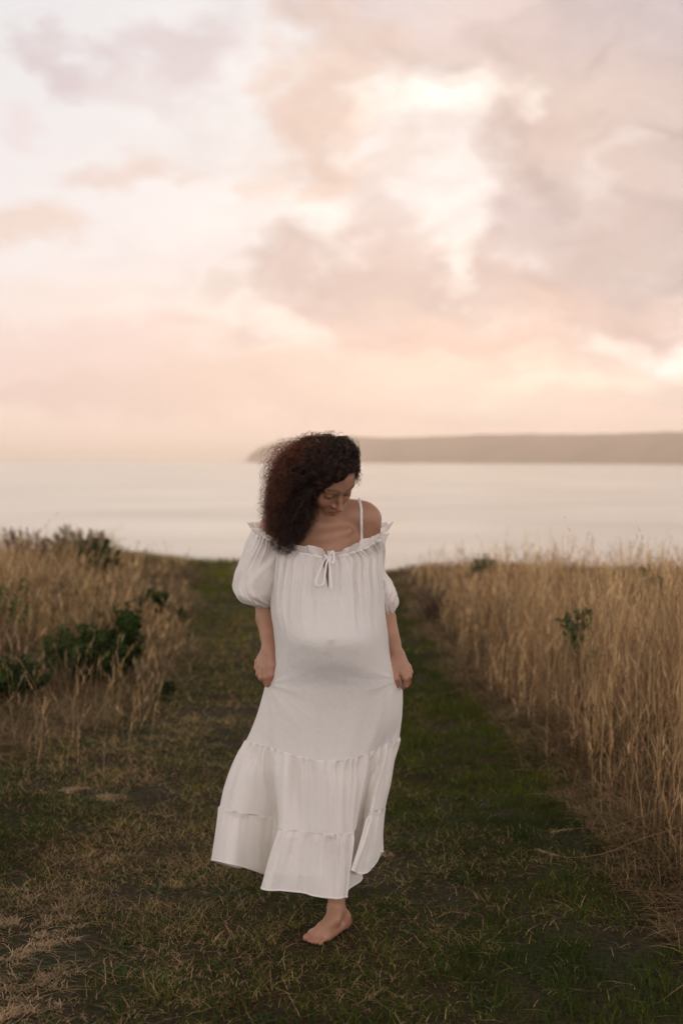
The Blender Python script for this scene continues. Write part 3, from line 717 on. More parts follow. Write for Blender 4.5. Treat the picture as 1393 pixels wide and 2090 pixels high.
stalk([(155, 1540, 7.0), (150, 1460, 7.0), (138, 1400, 7.0), (118, 1335, 7.0), (112, 1320, 7.0)], .0018, 'upright stalk with pale seed head in front of the widest green shrub', 7)
stalk([(1215, 1560, 6.2), (1180, 1500, 6.15), (1165, 1420, 6.1), (1200, 1300, 6.05), (1170, 1240, 6.0)], .0020, 'curving stalk in front of the right hand grass', 8)

# ------------------------------------------------------------------ the woman: one body surface grown from a distance field
import openvdb
Y0 = 4.5
def B(px, py, dy=0.0): return P(px, py, Y0 + dy)
VX = .0026
class Field:
    def __init__(s, lo, hi, vx):
        s.lo = np.array(lo, float); s.vx = vx; s.n = np.ceil((np.array(hi) - s.lo) / vx).astype(int)
        s.D = np.full(s.n, .05, np.float32)
    def box(s, lo, hi):
        a = np.clip(((np.asarray(lo) - s.lo) / s.vx).astype(int), 0, s.n); b = np.clip(((np.asarray(hi) - s.lo) / s.vx).astype(int) + 2, 0, s.n)
        ax = [s.lo[i] + (np.arange(a[i], b[i])) * s.vx for i in range(3)]
        return tuple(slice(a[i], b[i]) for i in range(3)), np.meshgrid(*[v.astype(np.float32) for v in ax], indexing='ij', copy=False)
    def blend(s, sl, d, k, sub=False):
        o = s.D[sl]
        if sub:
            h = np.clip(.5 - .5 * (o + d) / k, 0, 1); s.D[sl] = o * (1 - h) - d * h + k * h * (1 - h)
        else:
            h = np.clip(.5 + .5 * (o - d) / k, 0, 1); s.D[sl] = o * (1 - h) + d * h - k * h * (1 - h)
    def cone(s, a, b, ra, rb, k=.01, sub=False):
        a = np.asarray(a, float); b = np.asarray(b, float); R = max(ra, rb) + .03
        sl, (x, y, z) = s.box(np.minimum(a, b) - R, np.maximum(a, b) + R)
        d = b - a; L2 = max(d @ d, 1e-9)
        h = np.clip(((x - a[0]) * d[0] + (y - a[1]) * d[1] + (z - a[2]) * d[2]) / L2, 0, 1)
        q = np.sqrt((x - a[0] - d[0] * h) ** 2 + (y - a[1] - d[1] * h) ** 2 + (z - a[2] - d[2] * h) ** 2) - (ra + (rb - ra) * h)
        s.blend(sl, q, k, sub)
    def chain(s, pts, rs, k=.01):
        for i in range(len(pts) - 1): s.cone(pts[i], pts[i + 1], rs[i], rs[i + 1], k)
    def ell(s, c, r, k=.02, M=None, sub=False):
        c = np.asarray(c, float); r = np.asarray(r, float); R = r.max() + .03
        sl, (x, y, z) = s.box(c - R, c + R); x = x - c[0]; y = y - c[1]; z = z - c[2]
        if M is not None:
            x, y, z = (M[0, 0] * x + M[0, 1] * y + M[0, 2] * z, M[1, 0] * x + M[1, 1] * y + M[1, 2] * z, M[2, 0] * x + M[2, 1] * y + M[2, 2] * z)
        k0 = np.sqrt((x / r[0]) ** 2 + (y / r[1]) ** 2 + (z / r[2]) ** 2); k1 = np.sqrt((x / r[0] ** 2) ** 2 + (y / r[1] ** 2) ** 2 + (z / r[2] ** 2) ** 2)
        s.blend(sl, np.where(k1 < 1e-6, -r.min(), k0 * (k0 - 1) / np.maximum(k1, 1e-6)), k, sub)
    def mesh(s):
        g = openvdb.FloatGrid(.05); g.copyFromArray(np.clip(s.D, -.05, .05).astype(np.float32))
        v, q = g.convertToQuads(0.0)
        return v * s.vx + s.lo, np.asarray(q)[:, ::-1].astype(np.int32)

fd = Field((-.34, Y0 - .36, -.03), (.30, Y0 + .62, 1.66), VX)
# torso
fd.ell(B(665, 1195, .01), (.120, .082, .19), .03)
fd.ell(B(662, 1110, .01), (.125, .062, .075), .03)
fd.ell(B(672, 1325, -.055), (.130, .138, .135), .04)
fd.ell(B(675, 1420, .02), (.165, .115, .13), .05)
fd.ell(B(618, 1192, -.045), (.055, .052, .06), .03); fd.ell(B(718, 1190, -.045), (.055, .052, .06), .03)
# shoulders and neck
SL, SR = B(560, 1076, .02), B(750, 1058, .02)
fd.cone(B(640, 1066, .02), SL + [0, 0, 0.0], .046, .047, .03); fd.cone(B(680, 1052, .025), SR, .048, .042, .03)
fd.cone(B(690, 1042, .04), B(738, 1046, .03), .040, .036, .03); fd.cone(B(630, 1050, .04), B(580, 1062, .03), .040, .038, .03)
fd.cone(B(655, 1085, .03), B(652, 1000, .0), .056, .052, .03)
fd.cone(B(668, 1096, -.045), B(712, 1084, -.034), .008, .004, .03); fd.cone(B(650, 1098, -.045), B(575, 1090, -.022), .008, .006, .03)   # collar bones
# head frame
th, ps, ph = rad(45), rad(40), rad(12)
f0 = np.array([math.sin(ps) * math.cos(th), -math.cos(ps) * math.cos(th), -math.sin(th)])
u0 = np.array([math.sin(ps) * math.sin(th), -math.cos(ps) * math.sin(th), math.cos(th)])
l0 = np.array([math.cos(ps), math.sin(ps), 0])
HL = l0 * math.cos(ph) + u0 * math.sin(ph); HU = u0 * math.cos(ph) - l0 * math.sin(ph); HF = f0
HM = np.stack([HL, HF, HU]); HC = B(668, 968, -.05)
def H(a, b, c): return HC + HL * a + HF * b + HU * c
fd.ell(H(0, -.012, .03), (.073, .094, .084), .02, HM)
fd.ell(H(0, .026, -.042), (.056, .062, .074), .02, HM)
fd.ell(H(0, .050, .030), (.056, .040, .045), .02, HM)                       # forehead
fd.cone(H(-.052, .0, -.058), H(-.018, .066, -.106), .020, .015, .022); fd.cone(H(.052, .0, -.058), H(.018, .066, -.106), .020, .015, .022)
fd.ell(H(0, .083, -.110), (.018, .016, .016), .012, HM)                      # chin
for sg in (-1, 1):
    fd.ell(H(sg * .035, .060, -.036), (.025, .02, .024), .035, HM)           # cheek
    fd.ell(H(sg * .034, .098, -.004), (.019, .013, .0125), .012, HM, sub=True)   # socket
    fd.ell(H(sg * .032, .0765, -.006), (.0150, .0125, .0120), .005, HM)      # lidded eye
    fd.cone(H(sg * .014, .0865, .017), H(sg * .046, .072, .016), .007, .006, .02)   # brow ridge
    fd.ell(H(sg * .0125, .096, -.043), (.0066, .0085, .0062), .006, HM)       # nostril wing
    fd.ell(H(sg * .0065, .103, -.0535), (.0035, .006, .0035), .003, HM, sub=True)
    fd.ell(H(sg * .073, -.008, -.012), (.010, .018, .030), .006, HM)         # ear
fd.chain([H(0, .088, .008), H(0, .098, -.018), H(0, .113, -.041)], [.0062, .0060, .0082], .008)   # nose
fd.cone(H(0, .112, -.044), H(0, .098, -.050), .008, .006, .006)
fd.ell(H(0, .080, -.076), (.027, .014, .022), .012, HM)
fd.chain([H(-.022, .079, -.0735), H(-.008, .0925, -.069), H(0, .0935, -.0705), H(.008, .0925, -.069), H(.022, .079, -.0735)], [.003, .0052, .0050, .0052, .003], .005)
fd.chain([H(-.019, .080, -.0775), H(0, .0905, -.0825), H(.019, .080, -.0775)], [.003, .0066, .003], .005)
fd.chain([H(-.022, .088, -.0755), H(0, .1015, -.0760), H(.022, .088, -.0755)], [.0012, .0012, .0012], .002) if False else None
for a, b in (((-.021, .0845, -.0750), (0, .0985, -.0760)), ((0, .0985, -.0760), (.021, .0845, -.0750))):
    fd.cone(H(*a), H(*b), .0022, .0022, .003, sub=True)
# arms
def arm(pts, rs): fd.chain([B(*p) for p in pts], rs, .006)
arm([(560, 1078, .02), (543, 1150, .05), (541, 1222, .06)], [.046, .041, .034])
arm([(541, 1222, .06), (543, 1262, .035), (548, 1300, .0), (549, 1326, -.03)], [.034, .033, .0265, .0215])
arm([(749, 1060, .02), (755, 1140, .05), (774, 1218, .06)], [.045, .034, .032])
arm([(774, 1218, .06), (788, 1262, .03), (802, 1312, -.01), (809, 1336, -.03)], [.034, .030, .0235, .0205])
def hand(palm, fingers, thumb):
    for a, b, ra, rb in palm: fd.cone(B(*a), B(*b), ra, rb, .010)
    for pts, rs in fingers: fd.chain([B(*p) for p in pts], rs, .0035)
    fd.chain([B(*p) for p in thumb[0]], thumb[1], .005)
# hand on the viewer's left (palm towards the thigh, knuckles low and outward)
hand([((549, 1328, -.03), (545, 1362, -.065), .019, .0135), ((548, 1328, -.028), (538, 1362, -.052), .018, .012),
      ((546, 1326, -.02), (531, 1358, -.035), .018, .0115), ((545, 1326, -.01), (526, 1350, -.015), .017, .010)],
     [([(543, 1364, -.068), (542, 1382, -.078), (544, 1396, -.066), (547, 1399, -.05)], [.0120, .0098, .0086, .0074]),
      ([(536, 1365, -.053), (533, 1383, -.062), (541, 1390, -.040), (548, 1384, -.03)], [.0118, .0100, .0088, .0078]),
      ([(529, 1360, -.034), (528, 1376, -.042), (538, 1381, -.020), (546, 1374, -.014)], [.0112, .0095, .0085, .0076]),
      ([(525, 1351, -.012), (524, 1364, -.018), (533, 1368, -.000), (541, 1362, .004)], [.0098, .0083, .0075, .0068])],
     ([(553, 1336, -.045), (557, 1358, -.072), (553, 1378, -.078), (548, 1394, -.066)], [.0140, .0125, .0105, .0085]))
# hand on the viewer's right, fabric pinched between thumb side and curled fingers
hand([((810, 1338, -.03), (806, 1368, -.060), .0185, .0130), ((811, 1338, -.03), (816, 1368, -.062), .0185, .0130),
      ((812, 1337, -.025), (826, 1367, -.055), .018, .0118), ((812, 1336, -.02), (832, 1362, -.040), .017, .0105)],
     [([(808, 1370, -.064), (808, 1386, -.074), (809, 1398, -.066), (808, 1405, -.054)], [.0120, .0098, .0086, .0070]),
      ([(819, 1370, -.064), (827, 1384, -.074), (828, 1398, -.062), (823, 1403, -.046)], [.0118, .0098, .0088, .0078]),
      ([(828, 1368, -.055), (834, 1380, -.060), (832, 1393, -.044), (826, 1394, -.030)], [.0110, .0094, .0085, .0076]),
      ([(833, 1361, -.040), (837, 1372, -.043), (834, 1382, -.026), (828, 1382, -.016)], [.0097, .0083, .0075, .0068])],
     ([(801, 1346, -.040), (798, 1366, -.064), (802, 1386, -.074), (807, 1400, -.062)], [.0140, .0122, .0100, .0078]))
# legs
fd.chain([B(628, 1440, .02), B(630, 1590, .06), B(645, 1650, .18), B(672, 1790, .52)], [.088, .056, .052, .030], .03)
fd.chain([B(712, 1440, .01), B(702, 1600, -.03), B(698, 1650, -.03)], [.088, .062, .055], .03)
fd.chain([B(698, 1650, -.03), B(694, 1720, .02), B(688, 1800, .045), B(686, 1848, .055)], [.054, .052, .033, .0265], .02)
fd.ell(B(700, 1858, .050), (.008, .009, .010), .008); fd.ell(B(674, 1855, .045), (.007, .009, .010), .008)
# near foot, pointing to the viewer's left and forward
def G(x, y, z): return np.array([x, y, z])
A_ = B(686, 1852, .055)
fd.chain([A_, G(.006, 4.574, .045), G(.009, 4.586, .027)], [.0265, .023, .0225], .010)     # heel
fd.chain([A_ + [-.004, -.01, -.004], G(-.026, 4.520, .056), G(-.062, 4.484, .033), G(-.080, 4.470, .022)], [.0255, .024, .021, .016], .012)
fd.cone(G(.004, 4.575, .024), G(-.040, 4.485, .014), .020, .015, .015)
fd.cone(G(-.050, 4.468, .015), G(-.092, 4.492, .017), .016, .017, .015)
for (x1, y1, x2, y2, r1, r2, z) in ((-.084, 4.490, -.112, 4.472, .0125, .0112, .013), (-.079, 4.475, -.102, 4.455, .0085, .0072, .010), (-.072, 4.467, -.092, 4.446, .0080, .0068, .009),
                                    (-.063, 4.461, -.081, 4.440, .0076, .0064, .008), (-.052, 4.457, -.067, 4.437, .0072, .0060, .007)):
    mx_, my_ = (x1 + x2) / 2, (y1 + y2) / 2
    fd.chain([G(x1, y1, z + .004), G(mx_, my_, z + .004), G(x2, y2, z - .002)], [r1, r1 * .88, r2], .002)
# far foot, behind under the skirt, heel lifted
fd.chain([B(672, 1790, .52), G(-.030, 5.00, .085), G(-.028, 4.93, .030), G(-.028, 4.90, .014)], [.028, .026, .020, .011], .015)
bv, bf = fd.mesh()
rel = bv - HC; wf = sstep(.03, .05, rel @ HF) * (np.abs(rel @ HU) < .14) * (np.abs(rel @ HL) < .09) * .55
ea = np.concatenate([bf[:, [0, 1]], bf[:, [1, 2]], bf[:, [2, 3]], bf[:, [3, 0]]])
sel = wf[ea[:, 0]] > 0; ea = ea[sel]
for _ in range(3):
    acc = np.zeros_like(bv); cnt = np.zeros(len(bv)); np.add.at(acc, ea[:, 0], bv[ea[:, 1]]); np.add.at(cnt, ea[:, 0], 1)
    bv = np.where((cnt > 0)[:, None], bv * (1 - wf[:, None]) + acc / np.maximum(cnt, 1)[:, None] * wf[:, None], bv)
# colour of the skin: lips, brows, lashes, cheeks, knuckles; shade painted into nostrils and mouth line
rel = bv - HC; la = rel @ HL; lf = rel @ HF; lu = rel @ HU
skin = np.tile(np.array([.335, .185, .115]), (len(bv), 1))
def tint(mask, col):
    global skin
    skin = skin * (1 - mask[:, None]) + np.array(col) * mask[:, None]
onface = sstep(.055, .07, lf) * (np.abs(lu) < .13)
for sg in (-1, 1):
    tint(.35 * onface * np.exp(-(((la - sg * .04) / .02) ** 2 + ((lu + .038) / .018) ** 2)), (.48, .17, .11))
    bc = .0215 + .004 * np.sin(np.clip((np.abs(la) - .012) / .036, 0, 1) * 3.14)
    tint(.7 * onface * (la * sg > .010) * (la * sg < .052) * np.exp(-((lu - bc) / .0042) ** 2), (.035, .02, .013))
    tint(.92 * onface * (la * sg > .016) * (la * sg < .049) * np.exp(-((lu + .0115) / .0030) ** 2), (.02, .012, .01))
    tint(.30 * onface * np.exp(-(((la - sg * .032) / .017) ** 2 + ((lu - .003) / .009) ** 2)), (.26, .13, .09))
    tint(.9 * np.exp(-(((la - sg * .0065) / .0035) ** 2 + ((lu + .0535) / .003) ** 2 + ((lf - .101) / .006) ** 2)), (.06, .02, .015))  # nostril pits: their shade put into the colour
tint(.85 * (lf > .070) * np.exp(-((la / .021) ** 4)) * np.exp(-(((lu + .0755) / (.0105)) ** 4)), (.34, .105, .085))
tint(.75 * (lf > .075) * np.exp(-((la / .021) ** 4)) * np.exp(-(((lu + .0758) / .0014) ** 2)), (.09, .03, .025))  # parting of the lips: crease shade put into the colour
tint(.35 * (lf > .095) * np.exp(-((la / .014) ** 2 + ((lu + .044) / .010) ** 2)), (.50, .15, .10))
bpx, bpy_ = proj(bv)
hz_ = ((bpy_ > 1340) & (bpy_ < 1412) & ((bpx < 560) | (bpx > 795))).astype(float)
tint(.30 * hz_ * sstep(1365, 1395, bpy_), (.44, .17, .11))
tint(.35 * sstep(.05, .0, bv[:, 2]), (.43, .19, .125))
person = mesh_obj('person', bv, bf, M_SKIN, None, skin)
tag(person, 'pregnant woman with curly brown hair walking barefoot in a long white dress, looking down', 'person')
btree = BVHTree.FromPolygons([tuple(v) for v in bv.astype(float)], [tuple(int(i) for i in q) for q in bf])
def on_body(px, py, off=.003):
    o = Vector((0, 0, CAMZ)); d = (Vector(P(px, py, 4.0).tolist()) - o).normalized()
    hit = btree.ray_cast(o, d)
    return None if hit[0] is None else np.array(hit[0] - d * off)

# ------------------------------------------------------------------ the dress
def crom(a, t, wrap=False):
    """Catmull-Rom along axis 0 at positions t"""
    n = len(a); i = np.floor(t).astype(int)
    if not wrap: i = np.clip(i, 0, n - 2)
    f = (t - i).reshape(-1, *([1] * (a.ndim - 1)))
    if wrap: g_ = lambda k: a[(i + k) % n]
    else:
        def g_(k):
            j = i + k; lo = j < 0; hi = j > n - 1
            v = a[np.clip(j, 0, n - 1)]
            if lo.any(): v = v.copy(); v[lo] = 2 * a[0] - a[1]
            if hi.any(): v = v.copy(); v[hi] = 2 * a[-1] - a[-2]
            return v
    p0, p1, p2, p3 = g_(-1), g_(0), g_(1), g_(2)
    return .5 * (2 * p1 + (p2 - p0) * f + (2 * p0 - 5 * p1 + 4 * p2 - p3) * f ** 2 + (3 * p1 - p0 - 3 * p2 + p3) * f ** 3)

ANG = np.radians([180, 162, 145, 130, 112, 90, 68, 50, 36, 24, 12, 0, -35, -70, -110, -145])
def ring(xl, xr, df, db, py_front, py_side, py_back, dyc=0.0, sq=1.0):
    """sixteen columns of a body ring: photo x of both silhouettes, depth in front and behind"""
    out = []
    for a in ANG:
        c, s = math.cos(a), math.sin(a)
        cc = math.copysign(abs(c) ** sq, c)
        x = (xl + xr) / 2 + cc * (xr - xl) / 2
        y = dyc - (df * s if s > 0 else db * s)
        py = py_side + ((py_front - py_side) * s if s > 0 else (py_back - py_side) * -s)
        out.append((x, py, y))
    return out
L = [ring(566, 771, .098, .085, 1134, 1098, 1085), ring(563, 773, .118, .092, 1150, 1122, 1110),
     ring(559, 775, .150, .098, 1180, 1160, 1150), ring(555, 779, .172, .105, 1215, 1200, 1195, sq=.95),
     ring(553, 783, .205, .11, 1262, 1245, 1240, sq=.92), ring(559, 790, .252, .115, 1305, 1290, 1285, sq=.95),
     ring(559, 797, .240, .13, 1345, 1335, 1330, sq=.95), ring(543, 818, .200, .15, 1400, 1394, 1390),
     ring(524, 819, .190, .17, 1466, 1458, 1452)]
L[0] = [(563, 1108, -.045), (572, 1112, -.076), (590, 1120, -.087), (610, 1126, -.094), (635, 1131, -.099), (665, 1137, -.101), (698, 1132, -.098), (722, 1125, -.092), (740, 1119, -.085), (754, 1111, -.075), (765, 1103, -.065), (773, 1097, -.035), (762, 1083, .085), (700, 1084, .095), (620, 1084, .095), (572, 1082, .088)]
L += [
 [(501, 1511, .02), (520, 1517, -.07), (547, 1524, -.12), (577, 1533, -.16), (616, 1545, -.185), (662, 1552, -.195), (706, 1549, -.19), (742, 1540, -.165), (764, 1530, -.13), (782, 1521, -.09), (800, 1512, -.05), (815, 1503, .01), (775, 1490, .17), (700, 1495, .20), (610, 1495, .20), (540, 1500, .16)],
 [(472, 1560, .03), (498, 1572, -.09), (547, 1580, -.12), (575, 1587, -.18), (617, 1598, -.205), (664, 1604, -.215), (705, 1602, -.21), (738, 1594, -.18), (754, 1580, -.12), (770, 1570, -.11), (792, 1560, -.07), (810, 1552, .01), (775, 1540, .19), (700, 1545, .22), (600, 1545, .22), (520, 1550, .18)],
 [(456, 1602, .03), (487, 1615, -.10), (556, 1630, -.09), (573, 1640, -.195), (617, 1650, -.22), (665, 1656, -.23), (704, 1654, -.225), (732, 1646, -.19), (745, 1630, -.10), (760, 1614, -.13), (782, 1606, -.09), (802, 1600, .0), (775, 1590, .20), (700, 1600, .23), (600, 1600, .23), (510, 1598, .19)],
 [(447, 1643, .03), (482, 1655, -.11), (563, 1668, -.06), (572, 1690, -.21), (617, 1695, -.235), (666, 1701, -.24), (704, 1700, -.235), (728, 1692, -.20), (739, 1676, -.07), (751, 1660, -.16), (773, 1654, -.12), (791, 1648, -.01), (775, 1640, .20), (700, 1660, .24), (600, 1660, .24), (505, 1650, .20)],
 [(437, 1700, .03), (474, 1712, -.13), (556, 1734, -.03), (553, 1752, -.23), (606, 1759, -.25), (662, 1766, -.25), (704, 1766, -.245), (720, 1761, -.21), (734, 1738, -.05), (733, 1718, -.20), (766, 1712, -.15), (787, 1702, -.02), (775, 1694, .20), (700, 1722, .25), (600, 1722, .25), (500, 1712, .21)],
 [(428, 1757, .03), (470, 1763, -.14), (552, 1792, -.00), (534, 1815, -.245), (598, 1821, -.26), (658, 1832, -.26), (700, 1832, -.255), (713, 1829, -.22), (736, 1792, -.03), (714, 1776, -.235), (752, 1786, -.18), (785, 1742, -.03), (772, 1748, .18), (700, 1785, .24), (600, 1785, .25), (495, 1772, .22)]]
CT = np.array([[B(*p) for p in row] for row in L])            # (15 levels, 16 columns, 3)
NU = 1200
# spend columns where the photo spends pixels
uu = np.arange(NU) / NU * 16
def level_rows(t): 
    a = crom(CT, t)                                            # (nt, 16, 3)
    return crom(a.transpose(1, 0, 2), uu, wrap=True).transpose(1, 0, 2)
colw = 1 - .8 * np.exp(-((uu - 8.6) / .9) ** 2) - .6 * np.exp(-((uu - 2.4) / .6) ** 2)
def fold(rows, t, amp_fn):
    """push the cloth along its normal with pleats; amp_fn(t) -> list of (cells, amplitude, drift, seed)"""
    dU = np.roll(rows, -3, 1) - np.roll(rows, 3, 1); dV = np.gradient(rows, axis=0)
    nrm = np.cross(dU, dV); nrm /= np.linalg.norm(nrm, axis=2, keepdims=True) + 1e-9
    u = np.arange(NU) / NU; D = np.zeros(rows.shape[:2])
    for cells, amp, drift, seed in amp_fn:
        x = u[None, :] * cells + drift * noise1(t * .33 + seed, 64, seed)[:, None] + .8 * noise1(u * 9, 9, seed + 1)[None, :]
        D += amp(t)[:, None] * noise1(x, cells, seed) * (colw[None, :] if cells < 50 else 1)
    return rows + nrm * D[:, :, None]
sgn = 1
def pulse(t, c, w): return np.exp(-((t - c) / w) ** 2)
def cloth(name, t0, t1, nt, amps, parent, mat=M_GAUZE, welt=None, cut=None):
    t = np.linspace(t0, t1, nt); R = fold(level_rows(t), t, amps)
    if t0 == 0:
        nx_, ny_ = proj(R); R[..., 1] -= .0065 * np.exp(-((nx_ - 676) / 9) ** 2 - ((ny_ - 1303) / 8) ** 2) * (R[..., 1] < Y0)
        for gx_, gy_, sd_ in ((543, 1396, 5), (816, 1388, 9)):       # cloth pulled towards both hands
            dx_, dy_ = nx_ - gx_, ny_ - gy_; rr2 = np.hypot(dx_, dy_); aa = np.arctan2(dy_, dx_)
            R[..., 1] -= .0042 * sstep(3, 26, rr2) * np.exp(-rr2 / 75) * noise1(aa * 4.2 + 40, 64, sd_) * (R[..., 1] < Y0)
    V = R.reshape(-1, 3); Fc = grid_faces(NU, nt, wrap=True)
    if cut is not None:
        cpx, cpy = proj(V[Fc].mean(1)); frontal = V[Fc].mean(1)[:, 1] < Y0
        Fc = Fc[~(cut(cpx, cpy) & frontal)]
    o = mesh_obj(name, V, Fc, mat, parent)
    return o, R, t
A1 = [(110, lambda t: .0050 * (sstep(-.05, .1, t)) * (1 - sstep(1.2, 5.0, t)) + .0002, .5, 11),
      (64, lambda t: .0075 * sstep(0, .6, t) * (1 - sstep(2.6, 5.2, t)) + .0003, .9, 12),
      (26, lambda t: .0060 * sstep(.5, 2, t) * (1 - sstep(3.0, 5.0, t)) + .0025 * sstep(6.5, 8.5, t), .3, 13)]
cutf = lambda x, y: (y > 1134) & (y < 1201) & (np.abs(x - (663 + (y - 1134) * .10)) < np.where(y < 1150, 1.6 + (y - 1134) * .24, 5.6 * (1201 - y) / 51 + .2))
dress, R1, t1_ = cloth('dress', 0, 9, 420, A1, person, cut=cutf)
A2 = [(120, lambda t: .0085 * np.exp(-np.maximum(t - 9, 0) / 1.2) * sstep(8.98, 9.12, t), .4, 21),
      (70, lambda t: .0095 * sstep(9, 9.4, t) * np.exp(-np.maximum(t - 9.4, 0) / 1.8), .5, 22),
      (34, lambda t: .013 * sstep(9.05, 10.2, t), .3, 23), (15, lambda t: .014 * sstep(9.3, 12, t), .2, 24)]
tier1, R2, t2_ = cloth('skirt_tier', 9, 12, 170, A2, dress)
A3 = [(130, lambda t: .0085 * np.exp(-np.maximum(t - 12, 0) / 1.0) * sstep(11.98, 12.1, t), .4, 31),
      (76, lambda t: .0095 * sstep(12, 12.3, t) * np.exp(-np.maximum(t - 12.3, 0) / 1.4), .4, 32),
      (34, lambda t: .013 * (1 + .3 * sstep(12, 14, t)), .3, 23), (15, lambda t: .014 + .010 * sstep(12, 14, t), .2, 24), (44, lambda t: .006 * sstep(12.6, 14, t), .3, 35)]
tier2, R3, t3_ = cloth('skirt_tier', 12, 14, 170, A3, dress)
tag(tier1, 'upper gathered tier of the white skirt'); tag(tier2, 'lowest gathered tier of the white skirt, ending at the hem')
def band(name, rows, parent, off=.0018):
    """doubled cloth along a seam or hem: two skins a little apart"""
    dU = np.roll(rows, -3, 1) - np.roll(rows, 3, 1); dV = np.gradient(rows, axis=0)
    nrm = np.cross(dU, dV); nrm /= np.linalg.norm(nrm, axis=2, keepdims=True) + 1e-9
    nrm = nrm * np.sign(np.mean(nrm[:, NU * 5 // 16 - 20:NU * 5 // 16 + 20, 1]) * -1)
    k = len(rows); prof = np.sin(np.linspace(0, math.pi, k))[:, None, None]
    o = rows + nrm * off * (.25 + prof); i = rows - nrm * off * (.25 + prof)
    lp = np.concatenate([o, i[::-1], o[:1]])
    return mesh_obj(name, lp.reshape(-1, 3), grid_faces(NU, len(lp), wrap=True), M_WELT, parent)
band('hem', R3[-6:], tier2, .0006); band('seam', R2[:3], tier1, .0005); band('seam', R3[:3], tier2, .0005)
band('drawstring_channel', R1[:12], dress, .0014)

# the frill that stands up above the drawstring, running over both upper arms
fp = [(519, 1082, .03), (527, 1091, -.02), (548, 1103, -.055), (575, 1113, -.078), (605, 1124, -.092), (635, 1131, -.099), (662, 1137, -.101), (668, 1137, -.101), (700, 1132, -.098), (740, 1119, -.085),
      (765, 1103, -.065), (781, 1092, -.045), (791, 1083, .0), (790, 1080, .05), (760, 1082, .09), (700, 1084, .095), (620, 1084, .095), (560, 1080, .09), (530, 1078, .075)]
fpw = np.array([B(*p) for p in fp]); nfr = 900
fr = crom(fpw, np.arange(nfr) / nfr * len(fp), wrap=True)
uf = np.arange(nfr) / nfr; c0 = fr.mean(0); outw = fr - c0; outw[:, 2] = 0; outw /= np.linalg.norm(outw, axis=1, keepdims=True)
rows = []
for j in range(12):
    s = j / 11
    w = (.0075 * noise1(uf * 60, 60, 41) + .0050 * noise1(uf * 101, 101, 42)) * s ** .8
    hgt = .024 * (1 + .35 * noise1(uf * 38, 38, 43)) * s
    rows.append(fr + outw * (1.5 * w + .006 * s)[:, None] + np.stack([.007 * s * noise1(uf * 70, 70, 44), 0 * uf, hgt * .9], -1))
rows = np.array(rows); Fc = grid_faces(nfr, 12, wrap=True)
gap = np.abs(proj(rows.reshape(-1, 3)[Fc].mean(1))[0] - 665) < 2.2
front_ = rows.reshape(-1, 3)[Fc].mean(1)[:, 1] < Y0
mesh_obj('neck_frill', rows.reshape(-1, 3), Fc[~(gap & front_)], M_GAUZE, dress)

# sleeves
def sleeve(rings, seed, label, lo_amp):
    C_ = np.array([B((a + b) / 2, py, dy) for (a, b, py, dy, dp, tl) in rings]); hw = np.array([(b - a) / 2 / F * Y0 for (a, b, *_) in rings]); dp = np.array([q[4] for q in rings]); tl = np.array([q[5] for q in rings])
    nt, nu = 170, 420; t = np.linspace(0, len(rings) - 1, nt)
    C2 = crom(C_, t); W2 = crom(hw[:, None], t)[:, 0]; D2 = crom(dp[:, None], t)[:, 0]; T2 = crom(tl[:, None], t)[:, 0]
    u = np.arange(nu) / nu; a = u * 2 * np.pi; q = t / (len(rings) - 1)
    pl = (.0045 * noise1(u * 46, 46, seed)[None, :] * (np.exp(-q / .18) * .8 + .05 + np.exp(-(1 - q) / .12))[:, None]
          + lo_amp * np.array([noise1(u * 9 + 1.3 * math.sin(k * 5 + seed), 9, seed + 1) for k in q]) * np.sin(np.pi * np.clip(q, 0, 1))[:, None]
          + .0050 * np.array([noise1(u * 22 + 2 * math.sin(k * 7 + seed), 22, seed + 2) for k in q]) + .0022 * np.array([noise1(u * 60 + 1.5 * math.sin(k * 9 + seed), 60, seed + 3) for k in q]))
    cx_ = np.cos(a)[None, :] * (W2[:, None] + pl); cy_ = np.sin(a)[None, :] * (D2[:, None] + pl)
    V = np.stack([C2[:, 0][:, None] + cx_, C2[:, 1][:, None] + cy_, C2[:, 2][:, None] + cx_ * T2[:, None] + 0 * cy_], -1)
    o = mesh_obj('sleeve', V.reshape(-1, 3), grid_faces(nu, nt, wrap=True), M_GAUZE, dress); tag(o, label)
    return o
sleeve([(518, 566, 1092, .02, .058, -.35), (504, 571, 1118, .02, .072, -.25), (492, 573, 1145, .03, .082, -.15), (483, 570, 1172, .03, .09, -.05), (478, 567, 1197, .035, .092, .0), (481, 564, 1215, .035, .088, 0), (494, 560, 1229, .04, .068, 0), (513, 556, 1235, .045, .050, -.05), (521, 556, 1238, .05, .043, -.05)],
       61, 'full puffed sleeve beside the hair', .010)
sleeve([(752, 791, 1094, .02, .055, .25), (752, 786, 1112, .02, .055, .15), (750, 782, 1135, .03, .055, .05), (752, 784, 1165, .035, .056, 0), (756, 799, 1186, .04, .06, 0), (760, 809, 1205, .04, .064, .05), (765, 811, 1224, .04, .06, .05), (771, 808, 1242, .045, .046, .15), (776, 804, 1252, .045, .036, .3)],
       71, 'narrower sleeve gathered at the elbow', .006)

